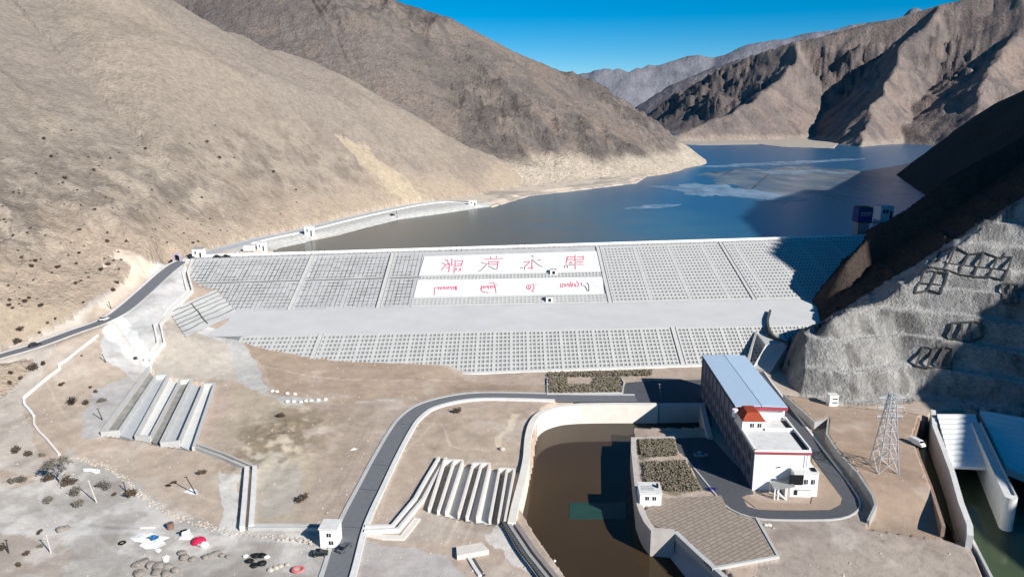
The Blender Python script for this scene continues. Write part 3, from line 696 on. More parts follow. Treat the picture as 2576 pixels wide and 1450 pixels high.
_, wa = face_xy(UP, 1290, 690); _, wb = face_xy(UP, 1290, 701); _, wc = face_xy(UP, 1290, 746)
dark_bed(UP, xa, xb, wa, wb); lattice("grid_frame", UP, xa, xb, wa, wb, 1.9, 2, .9, .9)
dark_bed(UP, xa - 2, xb, wc, .97); lattice("grid_frame", UP, xa - 2, xb, wc, .97, 2.1, 3, .95, 1.1)
lattice("grid_frame", LO, -122, 178, .03, .98, 1.9, 10, .72, .85, 4, 24.0)
# stairs up the slopes
def stair(P, x, w0, w1, wid=2.2):
    mb = MB(); n = 26
    for i in range(n):
        a, b = w0 + (w1 - w0) * i / n, w0 + (w1 - w0) * (i + .9) / n
        c = [(x - wid / 2, a), (x + wid / 2, a), (x + wid / 2, b), (x - wid / 2, b)]; mb.hexa([P(*q, -.1) for q in c], [P(*q, .45) for q in c])
    for s_ in (-1, 1):
        c = [(x + s_ * wid / 2 - .15, w0), (x + s_ * wid / 2 + .15, w0), (x + s_ * wid / 2 + .15, w1), (x + s_ * wid / 2 - .15, w1)]; mb.hexa([P(*q, -.1) for q in c], [P(*q, .8) for q in c])
    return dbuild(mb, "stairway", CONC)
for P_, px_a, py_a in ((LO, 800, 868), (LO, 1704, 862), (UP, 757, 716), (UP, 973, 700), (UP, 1860, 690), (UP, 1520, 690)):
    stair(P_, face_xy(P_, px_a, py_a)[0], .0, .99)
m = MB()
for a, b in zip(np.linspace(XL + 30, XR - 70, 40)[:-1], np.linspace(XL + 30, XR - 70, 40)[1:]):
    m.hexa([tuple(L3(x) + np.array((0, dy, -1.5))) for x, dy in ((a, -1.6), (b, -1.6), (b, .3), (a, .3))], [tuple(L3(x) + np.array((0, dy, 0.6))) for x, dy in ((a, -1.6), (b, -1.6), (b, .3), (a, .3))])
dbuild(m, "toe_kerb", WHITE)
# the two white boards with their red lettering
BOARDM = mat('weathered_board', (216,215,212), .8, var=.06, scale=.3)
def board(c):
    mb = MB(); q = np.array([face_xy(UP, *p) for p in c]); n = 30
    A = [q[0] + (q[1] - q[0]) * i / n for i in range(n + 1)]; B = [q[3] + (q[2] - q[3]) * i / n for i in range(n + 1)]
    for i in range(n):
        r_ = [A[i], A[i + 1], B[i + 1], B[i]]; mb.hexa([UP(x, w, .05) for x, w in r_], [UP(x, w, .42) for x, w in r_])
    return dbuild(mb, "sign_board", BOARDM)
bd1 = board(((1068,646),(1513,632),(1517,683),(1054,693))); bd2 = board(((1051,705),(1517,698),(1518,739),(1040,749)))
def strokes(lst, material, wid, parent, name='character'):
    mb = MB()
    for st in lst:
        for a, b in zip(st[:-1], st[1:]):
            p = np.array(face_xy(UP, 1044.3 + .1971 * a[0], 609.2 + .1971 * a[1])); q = np.array(face_xy(UP, 1044.3 + .1971 * b[0], 609.2 + .1971 * b[1]))
            S = np.array((1, 1 / 45.0)); d = (q - p) / S; l = np.hypot(*d) + 1e-6; n = np.array((-d[1], d[0])) / l * wid / 2 * S; e = d / l * wid * .3 * S
            c = [p - n - e, q - n + e, q + n + e, p + n - e]; mb.hexa([UP(x, w, .38) for x, w in c], [UP(x, w, .50 + .004 * (len(mb.f) % 7)) for x, w in c])
    mb.v = [(x, y - 420, z) for x, y, z in mb.v]; mb.build(name, material, parent)
CH = [
 ([[(385,230),(415,235),(425,290)],[(350,270),(380,290),(430,290)],[(395,290),(335,360)],[(440,280),(430,385)],[(390,330),(430,330)],[(470,215),(465,300),(490,305)],[(510,235),(512,315),(585,310),(610,240)],[(530,245),(605,240)],[(540,285),(590,285)],[(500,325),(495,400)],[(515,345),(530,345),(515,370)],[(560,345),(580,345),(575,370),(555,370)]], []),
 ([[(880,225),(1060,220),(1120,212)],[(935,260),(1065,255)],[(935,290),(1055,288)],[(1060,250),(1045,345)],[(935,260),(935,290)]], [[(840,262),(915,285)],[(915,285),(845,360),(810,378)],[(935,312),(985,335),(1010,352),(1045,348)],[(960,195),(965,212)],[(1035,185),(1038,205)]]),
 ([[(1492,230),(1488,335)],[(1388,260),(1460,252)],[(1460,258),(1400,318)],[(1440,335),(1490,345),(1500,325)]], [[(1495,230),(1560,290),(1620,322)],[(1485,185),(1500,180),(1505,198)],[(1400,318),(1395,360)],[(1555,240),(1600,230)],[(1340,333),(1378,333)]]),
 ([[(2040,170),(2042,350)],[(1930,197),(2035,195)],[(1930,228),(2145,228)],[(1945,200),(1935,235),(1925,280)],[(2070,195),(2145,195)],[(2060,258),(2140,258)],[(2060,290),(2140,290)],[(2145,185),(2145,230)],[(1980,255),(2005,280)],[(1965,285),(1985,260)]], [[(1960,300),(2030,295)],[(1905,335),(1910,305),(1940,300),(1945,335)]]),
]
for r_, d_ in CH:
    strokes(r_, RED, .52, bd1)
    for st_ in d_: strokes([st_], INK, .4, bd1, 'dark_stroke')
tk = lambda x0, x1, n, y0, y1: [[(x, y0 + (i % 3) * 6), (x + (i % 2) * 6, y1 - (i % 4) * 4)] for i, x in enumerate(np.linspace(x0, x1, n))]
circ = [(1450 + 28 * math.cos(t), 580 + 30 * math.sin(t)) for t in np.linspace(0, 6.283, 11)]
for r_, d_ in (([[(245,680),(248,590),(270,588)],[(270,588),(505,578)],[(515,570),(515,615)],[(527,570),(527,615)]] + tk(295, 490, 10, 575, 612), []),
 ([[(850,570),(835,605),(860,640),(935,650)],[(940,525),(1000,522),(1020,560),(1032,655)],[(850,575),(1005,565)],[(1040,545),(1050,550)]] + tk(850, 1005, 8, 560, 602), []),
 ([circ,[(1485,545),(1515,545),(1515,600),(1490,630),(1515,640)],[(1450,565),(1452,600)],[(1540,548),(1548,546)]], []),
 ([[(1860,535),(1855,578),(1880,575)],[(1985,515),(1990,575)],[(2060,505),(2088,540),(2075,575)],[(2122,520),(2122,565)]] + tk(1885, 2050, 9, 530, 578), [[(2145,560),(2170,570),(2195,625),(2215,628),(2215,560),(2195,520)]])):
    strokes(r_, RED, .42, bd2)
    for st_ in d_: strokes([st_], INK, .45, bd2, 'dark_stroke')
# ------------------------------------------------------------------ roads and paved ground
def offset_line(line, d):
    out = []
    for i in range(len(line)):
        a = np.array(line[max(0, i - 1)][:2]); b = np.array(line[min(len(line) - 1, i + 1)][:2]); t = b - a; t /= np.hypot(*t) + 1e-9
        out.append((line[i][0] - t[1] * d, line[i][1] + t[0] * d, line[i][2]))
    return out
def ribbon(name, line, w, z, m, thick=0.5):
    L, R = offset_line(line, w / 2), offset_line(line, -w / 2); mb = MB(); vs = []; fs = []
    for l, r, c in zip(L, R, line): vs += [(l[0], l[1], c[2] + z), (r[0], r[1], c[2] + z), (r[0], r[1], c[2] + z - thick), (l[0], l[1], c[2] + z - thick)]
    for i in range(len(line) - 1):
        a = 4 * i; b = a + 4
        for k in range(4): fs.append((a + k, a + (k + 1) % 4, b + (k + 1) % 4, b + k))
    mb.add(vs, fs); return struct(mb.build(name, m))
def sample(line, n):                       # evenly spaced points
    P = np.array(line); s = np.r_[0, np.cumsum(np.hypot(*np.diff(P[:, :2], axis=0).T))]; q = np.linspace(0, s[-1], n)
    return [tuple(np.interp(q, s, P[:, k])[i] for k in range(3)) for i in range(n)]
r_main = sample(spline(R_MAIN, 6), 90); r_hill = sample(spline(R_HILL, 6), 70); r_yard = sample(spline(R_YARD, 6), 80); r_lake = sample(spline(R_LAKE, 6), 60)
ribbon("road", r_main, 6.4, .14, ASPH); ribbon("road", r_hill, 7.0, .16, ASPH); ribbon("road", r_yard, 5.0, .18, ASPHD)
ribbon("road", r_lake, 8.6, .14, mat("dusty_road", (176,177,178), .9, var=.08, scale=.3))
ribbon("kerb", offset_line(r_main, 3.75), 1.1, .32, CONC, .9); ribbon("kerb", offset_line(r_main[:-14], -4.0), 1.5, .75, WHITE, 1.3)
ribbon("kerb", offset_line(r_hill, 4.1), 1.2, .26, WHITE, .9); ribbon("kerb", offset_line(r_hill, -3.9), .7, .3, CONC, .9)
ribbon("kerb", offset_line(r_yard[38:], -2.9), .7, .42, WHITE, .9); ribbon("kerb", offset_line(r_yard[:40], -2.8), .5, .34, CONC, .8)
for px, py in ((1018,1065),(950,1165),(902,1232),(862,1320)):
    j = min(range(len(r_main)), key=lambda i: abs(project((r_main[i][0], r_main[i][1], r_main[i][2]))[1] - py)); c = r_main[j]
    l, r = offset_line(r_main, 3.1)[j], offset_line(r_main, -3.1)[j]
    mb = MB(); mb.hexa([(l[0], l[1] - .11, c[2] + .1), (r[0], r[1] - .75, c[2] + .1), (r[0], r[1] - .5, c[2] + .1), (l[0], l[1] + .14, c[2] + .1)], [(l[0], l[1] - .11, c[2] + .152), (r[0], r[1] - .75, c[2] + .152), (r[0], r[1] - .5, c[2] + .152), (l[0], l[1] + .14, c[2] + .152)])
    struct(mb.build("dark_road_strip", JOINT))  # thin dark strip laid across the road
def slab(name, pts, z, m, thick=.5):
    mb = MB(); mb.prism([U(x, y, z)[:2] for x, y in pts], z - thick, z); return struct(mb.build(name, m))
slab("yard_pavement", ((1455,1002),(1568,1000),(1568,975),(1578,961),(1642,957),(1772,954),(1790,1012),(1655,1013.5),(1455,1012)), .12, ASPHD)
slab("yard_pavement", ((1699,1101),(1788,1099),(1875,1195),(1896,1240),(1866,1247),(1880,1272),(1832,1276),(1812,1240),(1768,1231),(1730,1150),(1708,1140)), .13, ASPHD)
mb = MB(); mb.prism([U(x, y, 1.15)[:2] for x, y in ((1616,1285),(1640,1272),(1665,1252),(1815,1245),(1832,1285),(1885,1305),(1905,1302),(1955,1397),(1790,1427),(1700,1342),(1640,1318))], .4, 1.15)
PAVE, nt_, bs_ = new_mat("stone_paving")
tc_ = nt_.nodes.new("ShaderNodeTexCoord"); mp_ = nt_.nodes.new("ShaderNodeMapping"); mp_.inputs["Rotation"].default_value = (0, 0, -0.62); br_ = nt_.nodes.new("ShaderNodeTexBrick")
link(nt_, tc_.outputs["Object"], mp_.inputs["Vector"]); link(nt_, mp_.outputs[0], br_.inputs["Vector"])
br_.inputs["Scale"].default_value = 0.2; br_.inputs["Mortar Size"].default_value = 0.028; br_.squash = 1.6; br_.squash_frequency = 3; br_.inputs["Color1"].default_value = rgba((160,146,132)); br_.inputs["Color2"].default_value = rgba((150,136,122)); br_.inputs["Mortar"].default_value = rgba((122,109,96)); br_.offset = 0.37
link(nt_, br_.outputs["Color"], bs_.inputs["Base Color"]); bs_.inputs["Roughness"].default_value = .9
struct(mb.build("paved_apron", PAVE))
ribbon("kerb", [U(x, y, 1.15) for x, y in ((1903,1302),(1957,1398),(1790,1429))], .8, .25, CONC, .8)

# ------------------------------------------------------------------ walls of the tailrace, garden and channels
def wall_thing(name, label, cat, pts, w, down, m, group=None, bevel=0):
    o = MB().wall(pts, w, down).build(name, m, bevel=bevel); return tag(o, label, cat, group)
tl = spline([U(x, y, 1.4) for x, y in ((1655,1015),(1530,1015),(1440,1017),(1392,1024),(1358,1038),(1338,1062),(1328,1100),(1324,1150),(1314,1200),(1297,1265),(1287,1312))], 5)
wall_thing("tailrace_wall", "white concrete wall curving round the left side of the brown tailrace pool", "wall", tl, 2.2, (-9.0,), mat("lime_washed_concrete", (224,217,205), .85, var=.08, scale=.3, bump=.2))
wall_thing("tailrace_wall", "shaded white wall at the head of the pool against the powerhouse", "wall", [U(x, y, 1.35) for x, y in ((1657,1015),(1766,1014),(1786,1096))], 1.8, (-9.0,), CONC)
pw = thing("parapet_wall", "dark slotted wall running down the lower left bank of the brown pool", "wall", U(1300,1330,0))
pl = [U(x, y, .9) for x, y in ((1268,1296),(1290,1330),(1330,1390),(1378,1450),(1450,1540))]
lp = lambda mb, o: (setattr(mb, 'v', [(x - o.location[0], y - o.location[1], z - o.location[2]) for x, y, z in mb.v]), mb)[1]
lp(MB().wall(pl, .9, (-8.5,)), pw).build("wall_body", GREYC, pw)
lp(MB().wall(offset_line(pl, 1.9), 1.3, 1.6), pw).build("outer_kerb", mat("grey_mauve_stone", (140,132,128), .9, var=.12), pw)
mb = MB()
for p, q in zip(sample(offset_line(pl, -1.2), 46)[:-1], sample(offset_line(pl, -1.2), 46)[1:]): mb.beam(Vector(p) + Vector((0, 0, -.15)), Vector(p).lerp(Vector(q), .62) + Vector((0, 0, -.15)), .9, .5)
lp(mb, pw).build("slot_row", JOINT, pw)
gl = [U(x, y, 1.5) for x, y in ((1700,1099),(1594,1101),(1594,1130),(1609,1268),(1617,1290),(1628,1312),(1643,1330),(1697,1334))]
wall_thing("retaining_wall", "grey concrete wall holding the garden terrace above the brown pool", "wall", gl, 1.7, (-9.0,), mat("weathered_concrete", (190,182,174), .88, var=.10, scale=.4, bump=.2))
ap = thing("apron_wall", "blue grey sloping concrete apron along the lower right bank of the brown pool", "wall", U(1750,1420,-3))
lp(MB().hexa([U(1645,1352,-8.5), U(1800,1540,-8.5), U(1900,1540,-8.5), U(1700,1338,-8.5)], [U(1650,1358,-5.9), U(1790,1530,-5.9), U(1880,1500,.9), U(1697,1336,1.0)]), ap).build("slope", mat("blue_grey_concrete", (158,163,170), .8, var=.07, scale=.25), ap)
lp(MB().wall([U(x, y, 1.25) for x, y in ((1699,1335),(1760,1392),(1885,1503))], 1.3, 2.0), ap).build("coping", CONC, ap)
lp(MB().hexa([U(1636,1318,-8.4), U(1652,1362,-8.4), U(1706,1336,-8.4), U(1690,1326,-8.4)], [U(1638,1328,1.3), U(1650,1352,-1.0), U(1702,1340,1.2), U(1690,1330,1.3)]), ap).build("end_block", WHITE, ap)
# edge of the brown terrace by the yard road
pe = [U(x, y, 2.9) for x, y in ((1972,990),(2050,1060),(2084,1050),(2080,1090),(2105,1130),(2160,1190),(2196,1245),(2203,1268),(2186,1292))]
pe[-1] = (*pe[-1][:2], 1.0)
wall_thing("retaining_wall", "dark curving retaining wall below the brown terrace beside the yard road", "wall", pe, .7, (-1.0,), GREYC)
# spillway
sw = [U(x, y, 2.4) for x, y in ((2348,1030),(2352,1072),(2372,1122),(2396,1185),(2418,1262),(2440,1320),(2441,1345))]
wall_thing("spillway_wall", "thin white wall along the left edge of the spillway", "wall", sw, 1.5, (-10.0,), WHITE)
wall_thing("bank_wall", "thin white kerb wall sloping down to the green water at the right edge", "wall", [U(2443,1348,-.6), U(2500,1460,-1.2), U(2560,1580,-1.6)], .7, (-9.9,), CONC)
wall_thing("bank_wall", "grey stone bank wall of the deep dry trench left of the spillway", "wall", [U(x, y, 2.3) for x, y in ((2312,1050),(2297,1095),(2313,1150),(2341,1220),(2374,1322))], .9, (-6.5,), mat("brown_stone", (150,128,112), .9, var=.15, scale=.8, bump=.4))
sp = thing("spillway", "ribbed white spillway deck ending in two dark bays over green water", "spillway", U(2480,1100,0))
def wavy(name, quad, nx, ny, zb, m, amp=.55, waves=9):
    a, b, c, d = [np.array(p) for p in quad]; mb = MB(); vs = []; fs = []
    for j in range(ny + 1):
        for i in range(nx + 1):
            u, v = i / nx, j / ny; p = (a * (1 - u) + b * u) * (1 - v) + (d * (1 - u) + c * u) * v
            vs.append((p[0], p[1], p[2] + amp * abs(math.sin(v * math.pi * waves))))
    W = nx + 1
    for j in range(ny):
        for i in range(nx): fs.append((j * W + i, j * W + i + 1, (j + 1) * W + i + 1, (j + 1) * W + i))
    n = len(vs); vs += [(a[0], a[1], a[2] - zb), (b[0], b[1], b[2] - zb), (c[0], c[1], c[2] - zb), (d[0], d[1], d[2] - zb)]
    fs += [(n, n + 1, n + 2, n + 3), tuple([n] + list(range(0, W)) + [n + 1])[::-1]]
    mb.add(vs, fs); return lp(mb, sp).build(name, m, sp)
f0, f1, f2, f3 = [np.array(U(*q)) for q in ((2393,1171,.1),(2497,1176,.1),(2452,1040,3.2),(2356,1040,3.2))]
wavy("left_deck", (f0, f1, f2, f3), 6, 120, .9, WPAINT, .32, 10)
g0, g1 = np.array(U(2530,1175,.3)), np.array(U(2660,1228,.3))
wavy("right_deck", (g0, g1, np.array(U(2640,1060,3.4)), np.array(U(2462,1030,3.4))), 6, 120, 1.1, WPAINT, .32, 12)
lp(MB().wall([tuple(g0 + np.array((0, -.6, .3))), tuple(g1 + np.array((0, -.6, .3)))], .9, 2.2), sp).build("deck_edge", WHITE, sp)
pn = np.array(U(2546,1252,3.2)); pbk = np.array(U(2496,1160,3.2)); dv = (pn - pbk)[:2] / np.hypot(*(pn - pbk)[:2]); nv = np.array((-dv[1], dv[0]))
bk = np.array(U(2457,1062,3.2))[:2]; dv2 = pbk[:2] - bk; dv2 /= np.hypot(*dv2)
ring = [bk - nv * 1.7, pn[:2] - dv * 1.2 - nv * 1.7] + [pn[:2] - dv * 1.2 + (dv * math.cos(t) - nv * math.sin(t) * -1) * 1.7 for t in np.linspace(-1.45, 1.45, 9)] + [pn[:2] - dv * 1.2 + nv * 1.7, bk + nv * 1.7]
lp(MB().prism([tuple(p) for p in ring], -10, 3.2), sp).build("pier", WHITE, sp)
lp(MB().wall([(*(bk + nv * 1.2), 3.7), (*(pn[:2] - dv * 2 + nv * 1.2), 3.7)], .4, .8), sp).build("pier_rail", CONC, sp)

# ------------------------------------------------------------------ fish pass channels
def channel(lab, pts, gap, wth, hgt, m=WHITE, cat="channel"):
    t = thing("concrete_channel", lab, cat, pts[len(pts) // 2])
    lp(MB().wall(offset_line(pts, gap / 2), wth, hgt + 1.2), t).build("wall", m, t)
    lp(MB().wall(offset_line(pts, -gap / 2), wth, hgt + 1.2), t).build("wall", m, t)
    lp(MB().wall([(x, y, z - hgt) for x, y, z in pts], gap - wth, .6), t).build("floor", GREYC, t); return t
def onland(pts, up=1.3): return [(x, y, z + up) for x, y, z in hits(pts)]
channel("white channel zigzagging down the left bank from the dam crest", onland(((478,657),(466,690),(478,735),(426,783),(396,820),(406,868),(372,912)), 1.4), 2.6, .8, 1.6)
channel("straight channel from the left raceways to the white upright channel", onland(((492,1126),(560,1152),(632,1182)), 1.0), 1.9, .6, 1.3, CONC)
t = channel("upright white walled channel with black slots beside the pale path", onland(((632,1184),(627,1260),(621,1332)), 1.4), 2.3, 1.3, 1.8)
channel("grey channel running level to the road behind the white guard house", onland(((628,1331),(740,1329),(856,1333)), .9), 1.6, .6, 1.2, CONC)
def raceway(label, bars, ends, seam, zt):
    t = thing("fish_ladder", label, "fish ladder", U(*bars[0][0], 0))
    W = []
    for a, b, w in bars:
        p, q = zt(*a), zt(*b); W.append((p, q)); lp(MB().wall([p, q], w, 4.2), t).build("wall", seam, t)
    for i, top in ends:                    # closed ends of the troughs
        e = 0 if top else 1; p, q = W[i][e], W[i + 1][e]
        lp(MB().wall([p, q], .8, 4.0), t).build("end_wall", seam, t)
    for i in range(len(W) - 1):
        (a, b), (c, d) = W[i], W[i + 1]
        lp(MB().hexa([tuple(np.array(p) - np.array((0, 0, 4.2))) for p in (b, d, c, a)], [tuple(np.array(p) - np.array((0, 0, 1.9 if i % 2 else 2.3))) for p in (b, d, c, a)]), t).build("floor", FLOOR[i % 3], t)
    return t
FLOOR = [mat("silty_floor", (140,137,132), .9, var=.25, scale=.4), mat("wet_floor", (176,178,179), .6, var=.06, scale=.3), mat("pale_floor", (208,207,203), .8, var=.06, scale=.3)]
def ztop(u): 
    def f(px, py):
        z = 3.0
        for _ in range(8): x, y, _z = U(px, py, z); z = float(tps(np.array([x]), np.array([y]))[0]) + u
        return (x, y, z)
    return f
raceway("left fish ladder of long sloping white raceways above the gravel flats",
    [((374,912),(254,1084),.62), ((391,942),(299,1081),.62), ((424,939),(340,1094),.62), ((452,955),(378,1096),.62), ((482,951),(404,1110),.62), ((511,964),(450,1107),.62), ((540,962),(486,1123),.8)],
    [(1, True), (3, True), (5, True), (0, False), (2, False), (4, False)], CONC, ztop(1.5))
raceway("right fish ladder of short white raceways beside the brown pool",
    [((1117,1155),(1079,1276),.62), ((1142,1155),(1102,1282),.62), ((1164,1155),(1122,1284),.62), ((1190,1163),(1154,1287),.62), ((1211,1163),(1174,1296),.62), ((1232,1163),(1200,1298),.62), ((1256,1176),(1232,1302),.62), ((1276,1176),(1254,1305),.62), ((1294,1178),(1270,1306),.62)],
    [(0, True), (1, True), (3, True), (4, True), (6, True), (7, True)], mat("warm_white_concrete", (218,212,203), .85, var=.06), ztop(1.5))
channel("black bottomed channel bending round the right fish ladder down to the road", [(x, y, z) for x, y, z in onland(((1113,1157),(1082,1210),(1054,1262),(994,1335),(918,1336)), 1.2)], 2.4, .8, 2.2)
t = thing("kerb_wall", "cream sloping kerb wall beside the bend of the right channel", "wall", hit(1000,1352))
lp(MB().wall([(x, y, z + .35) for x, y, z in hits(((925,1346),(965,1355),(1012,1354),(1050,1306)))], 1.9, .9), t).build("footing", mat("cream_concrete", (226,217,204), .85, var=.05), t)
t = thing("outlet_chamber", "low cream concrete chamber with a ditch on the bottom bank", "chamber", hit(1190,1395))
q = hits(((1148,1386),(1150,1408),(1230,1396),(1212,1376)))
lp(MB().hexa([(x, y, q[0][2] - .8) for x, y, z in q], [(x, y, q[0][2] + 1.1) for x, y, z in q]), t).build("chamber_roof", mat("cream_render", (214,206,194), .85, var=.05), t)
lp(MB().wall([(x, y, z + .4) for x, y, z in hits(((1180,1408),(1192,1428),(1208,1452)))], .9, .8), t).build("ditch_wall", WHITE, t)
lp(MB().wall([(x, y, z + .15) for x, y, z in hits(((1190,1408),(1202,1428),(1218,1452)))], .8, .6), t).build("ditch", JOINT, t)

# ------------------------------------------------------------------ powerhouse
ph = thing("powerhouse", "white powerhouse with a long pale blue roof and stepped white flat roofs", "powerhouse", (79.5, 204, 0), -0.038)
def pbx(name, x0, x1, y0, y1, z0, z1, m, parent=None, **k):
    return MB().hexa([(x0, y0, z0), (x1, y0, z0), (x1, y1, z0), (x0, y1, z0)], [(x0, y0, z1), (x1, y0, z1), (x1, y1, z1), (x0, y1, z1)]).build(name, m, parent or ph, **k)
SIDE = mat("shade_toned_wall", (112,117,132), .8, var=.08)  # white side wall given a darker, bluer colour for its shade
pbx("shade_toned_panel", -8.16, -8.105, .4, 24.4, -.5, 11.7, SIDE); pbx("shade_toned_panel", -8.16, -8.105, 24.6, 74.9, -6, 15.9, SIDE); hall = pbx("hall_wall", -8.1, 7.9, 24.5, 75, -9, 16.6, WPAINT)
low = pbx("office_wall", -8.1, 8.0, 0, 24.4, -2, 12.4, WPAINT)
r_ = MB()
for s_ in (-1, 1): r_.hexa([(0 + s_ * .12, 23.6, 16.9), (s_ * 8.3, 23.6, 16.65), (s_ * 8.3, 75.6, 16.65), (s_ * .12, 75.6, 16.9)][::s_], [(s_ * .12, 23.6, 17.35), (s_ * 8.3, 23.6, 16.95), (s_ * 8.3, 75.6, 16.95), (s_ * .12, 75.6, 17.35)][::s_])
rf = r_.build("roof", BLUE, ph)
pbx("ridge_gutter", -.12, .12, 23.6, 75.6, 16.9, 17.3, JOINT, rf)
pbx("fascia", -8.35, 8.35, 23.2, 23.58, 15.7, 16.7, TRIM)
for s_ in (-1, 1): pbx("eaves_band", s_ * 8.35 - .2, s_ * 8.35 + .2, 23.6, 75.6, 16.1, 16.62, JOINT if s_ < 0 else STEEL)
lr = pbx("flat_roof", -7.6, 6.0, .5, 14.6, 12.41, 12.6, WHITE)
pbx("flat_roof", -1.0, 6.0, 15.2, 23.1, 12.41, 12.62, WHITE)
pbx("parapet", -8.3, -7.62, -.15, 15.1, 12.0, 12.95, WPAINT); pbx("parapet", -8.3, 8.2, -.35, .46, 12.35, 12.95, WPAINT)
pbx("parapet", 7.7, 8.2, .5, 24.0, 11.0, 13.4, WPAINT); pbx("parapet", -1.0, 7.65, 14.6, 15.15, 12.0, 13.4, WPAINT)
pbx("red_band", -8.36, 8.26, -.42, -.37, 11.75, 12.45, TRIM)
for y0, y1 in ((1.2, 13.4), (16.2, 22.6)): pbx("roof_channel", 6.1, 7.5, y0, y1, 12.42, 12.7, DARK)
tw = pbx("stair_tower", -8.0, -1.1, 15.3, 23.1, 12.42, 15.4, WPAINT)
for x in (-5.0, -2.7):
    w = pbx("window", x - .6, x + .6, 15.2, 15.28, 13.3, 14.6, GLASS); pbx("window_bars", x - .05, x + .05, 15.14, 15.19, 13.3, 14.6, WPAINT, w)
g = MB(); g.add([(-8.2, 14.9, 15.42), (-.9, 14.9, 15.42), (-.9, 23.1, 15.42), (-8.2, 23.1, 15.42), (-6.3, 17.0, 17.6), (-2.9, 17.0, 17.6), (-2.9, 22.6, 17.6), (-6.3, 22.6, 17.6)], [(3, 2, 1, 0), (0, 1, 5, 4), (1, 2, 6, 5), (2, 3, 7, 6), (3, 0, 4, 7), (4, 5, 6, 7)])
g.build("tower_roof", TILE, ph)
c_ = MB().tube((-8.6, 22.3, 13.9), (-8.6, 22.3, 16.4), .95, .95, 12); c_.build("round_vent", WPAINT, ph)
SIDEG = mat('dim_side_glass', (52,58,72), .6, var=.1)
# river side: pilasters in the shade-darkened wall tone, and window bands
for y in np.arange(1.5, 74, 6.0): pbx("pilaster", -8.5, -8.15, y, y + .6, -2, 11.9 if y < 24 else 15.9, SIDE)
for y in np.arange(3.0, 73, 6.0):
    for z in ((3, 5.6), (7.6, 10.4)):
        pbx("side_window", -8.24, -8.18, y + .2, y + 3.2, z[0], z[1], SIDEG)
# front: annex, canopy, stairs, windows
an = pbx("annex_wall", 2.6, 9.6, -3.6, -.46, -.5, 7.4, WPAINT)
pbx("annex_roof", 2.4, 9.8, -3.8, -.47, 7.41, 7.7, WHITE); pbx("annex_wall", 8.3, 9.6, -.44, 3.2, -.5, 7.4, WPAINT)
pbx("roof_hatch", 7.9, 9.2, -2.9, -.8, 7.71, 8.0, DARK)
pbx("porch_wall", .4, 2.58, -3.6, -.46, -.5, 3.9, WPAINT)
for x in (6.1, 8.1):
    w = pbx("window", x - .5, x + .5, -3.72, -3.62, 4.1, 5.5, GLASS); pbx("window_bars", x - .05, x + .05, -3.78, -3.73, 4.1, 5.5, WPAINT, w)
pbx("window", 2.9, 3.9, -3.72, -3.62, .6, 2.0, GLASS); pbx("door", 1.1, 1.8, -3.7, -3.62, -.4, 2.9, GREYC)
pbx("entrance_recess", 1.2, 5.2, -3.95, -3.64, 4.0, 7.0, DARK); pbx("ledge", 3.4, 7.8, -4.1, -3.62, 2.3, 2.5, CONC)
k = MB(); k.hexa([(-3.4, -5.6, 3.0), (2.4, -5.6, 4.1), (2.4, -.5, 4.1), (-3.4, -.5, 3.0)], [(-3.4, -5.6, 3.2), (2.4, -5.6, 4.3), (2.4, -.5, 4.3), (-3.4, -.5, 3.2)]); k.build("canopy", GREYC, ph)
for x, y in ((-3.2, -5.4), (-2.2, -5.4), (.2, -5.4), (-3.2, -1.0)): MB().beam((x, y, -.5), (x, y, 3.3), .35, .35).build("post", WPAINT, ph)
MB().beam((-2.6, -5.5, 2.6), (.4, -5.5, -.2), .3, .4).build("stair_rail", WPAINT, ph)
for x, z in ((-.9, 7.6), (3.2, 9.0), (5.6, 7.9)): pbx("vent", x - .35, x + .35, -.52, -.47, z, z + .35, DARK) if x < 2 else None
MB().beam((6.9, -.55, 7.8), (6.9, -.55, 11.7), .16, .16).build("downpipe", STEEL, ph)
mb = MB(); mb.prism([U(x, y, .2)[:2] for x, y in ((1866,1250),(1880,1243),(1912,1262),(2040,1266),(2052,1205),(2042,1150),(2118,1252),(2114,1268),(2088,1281),(1935,1281),(1900,1275))], -.4, .2); struct(mb.build("bare_ground", mat("brown_dirt", (164,144,126), .95, var=.08, scale=.6)))

# ------------------------------------------------------------------ small buildings
def hut(name, label, cat, c, w, d, h, rz=0.0, roof=WHITE, wins=1, door=True, flat=True, body=WPAINT):
    t = thing(name, label, cat, c, rz)
    MB().box((0, 0, -1.2), (w, d, h + 1.2)).build("wall", body, t)
    MB().box((0, 0, h + .002), (w + .5, d + .5, .3)).build("roof", roof, t)
    for i in range(wins):
        x = -w / 2 + w * (i + 1) / (wins + 1 + (1 if door else 0)); f = MB().box((x, -d / 2 - .03, h * .45), (w * .17, .1, h * .3)).build("window", GLASS, t)
        MB().box((0 + x, -d / 2 - .09, h * .45), (.07, .05, h * .3)).build("frame", WPAINT, f)
    if door: MB().box((w / 2 - w * .2, -d / 2 - .03, 0), (w * .17, .1, h * .62)).build("door", DARK, t)
    return t
gh = hut("gate_house", "white gate house with two dark windows on the edge of the garden terrace", "hut", tuple(np.array(U(1638,1271,1.1)) + np.array((0, 3.3, 0))), 6.0, 6.2, 3.6, -.05, wins=2, door=False)
gr = [c for c in gh.children if c.name.startswith("roof")][0]
mb = MB()
for i in range(6):
    for j in range(3): MB().box((-2.2 + i * .62, -1.4 + j * .9, 3.9), (.36, .5, .08)).build('roof_vent', GREYC, gr)
MB().box((2.2, .4, 3.9), (.5, 1.3, .9)).build("roof_hatch", DARK, gr)
g2 = hit(828,1380)
t = hut("guard_house", "white two storey guard house standing left of the road at the bottom", "hut", (g2[0], g2[1] + 2.6, g2[2]), 4.4, 4.6, 5.2, -.06, wins=0, door=False)
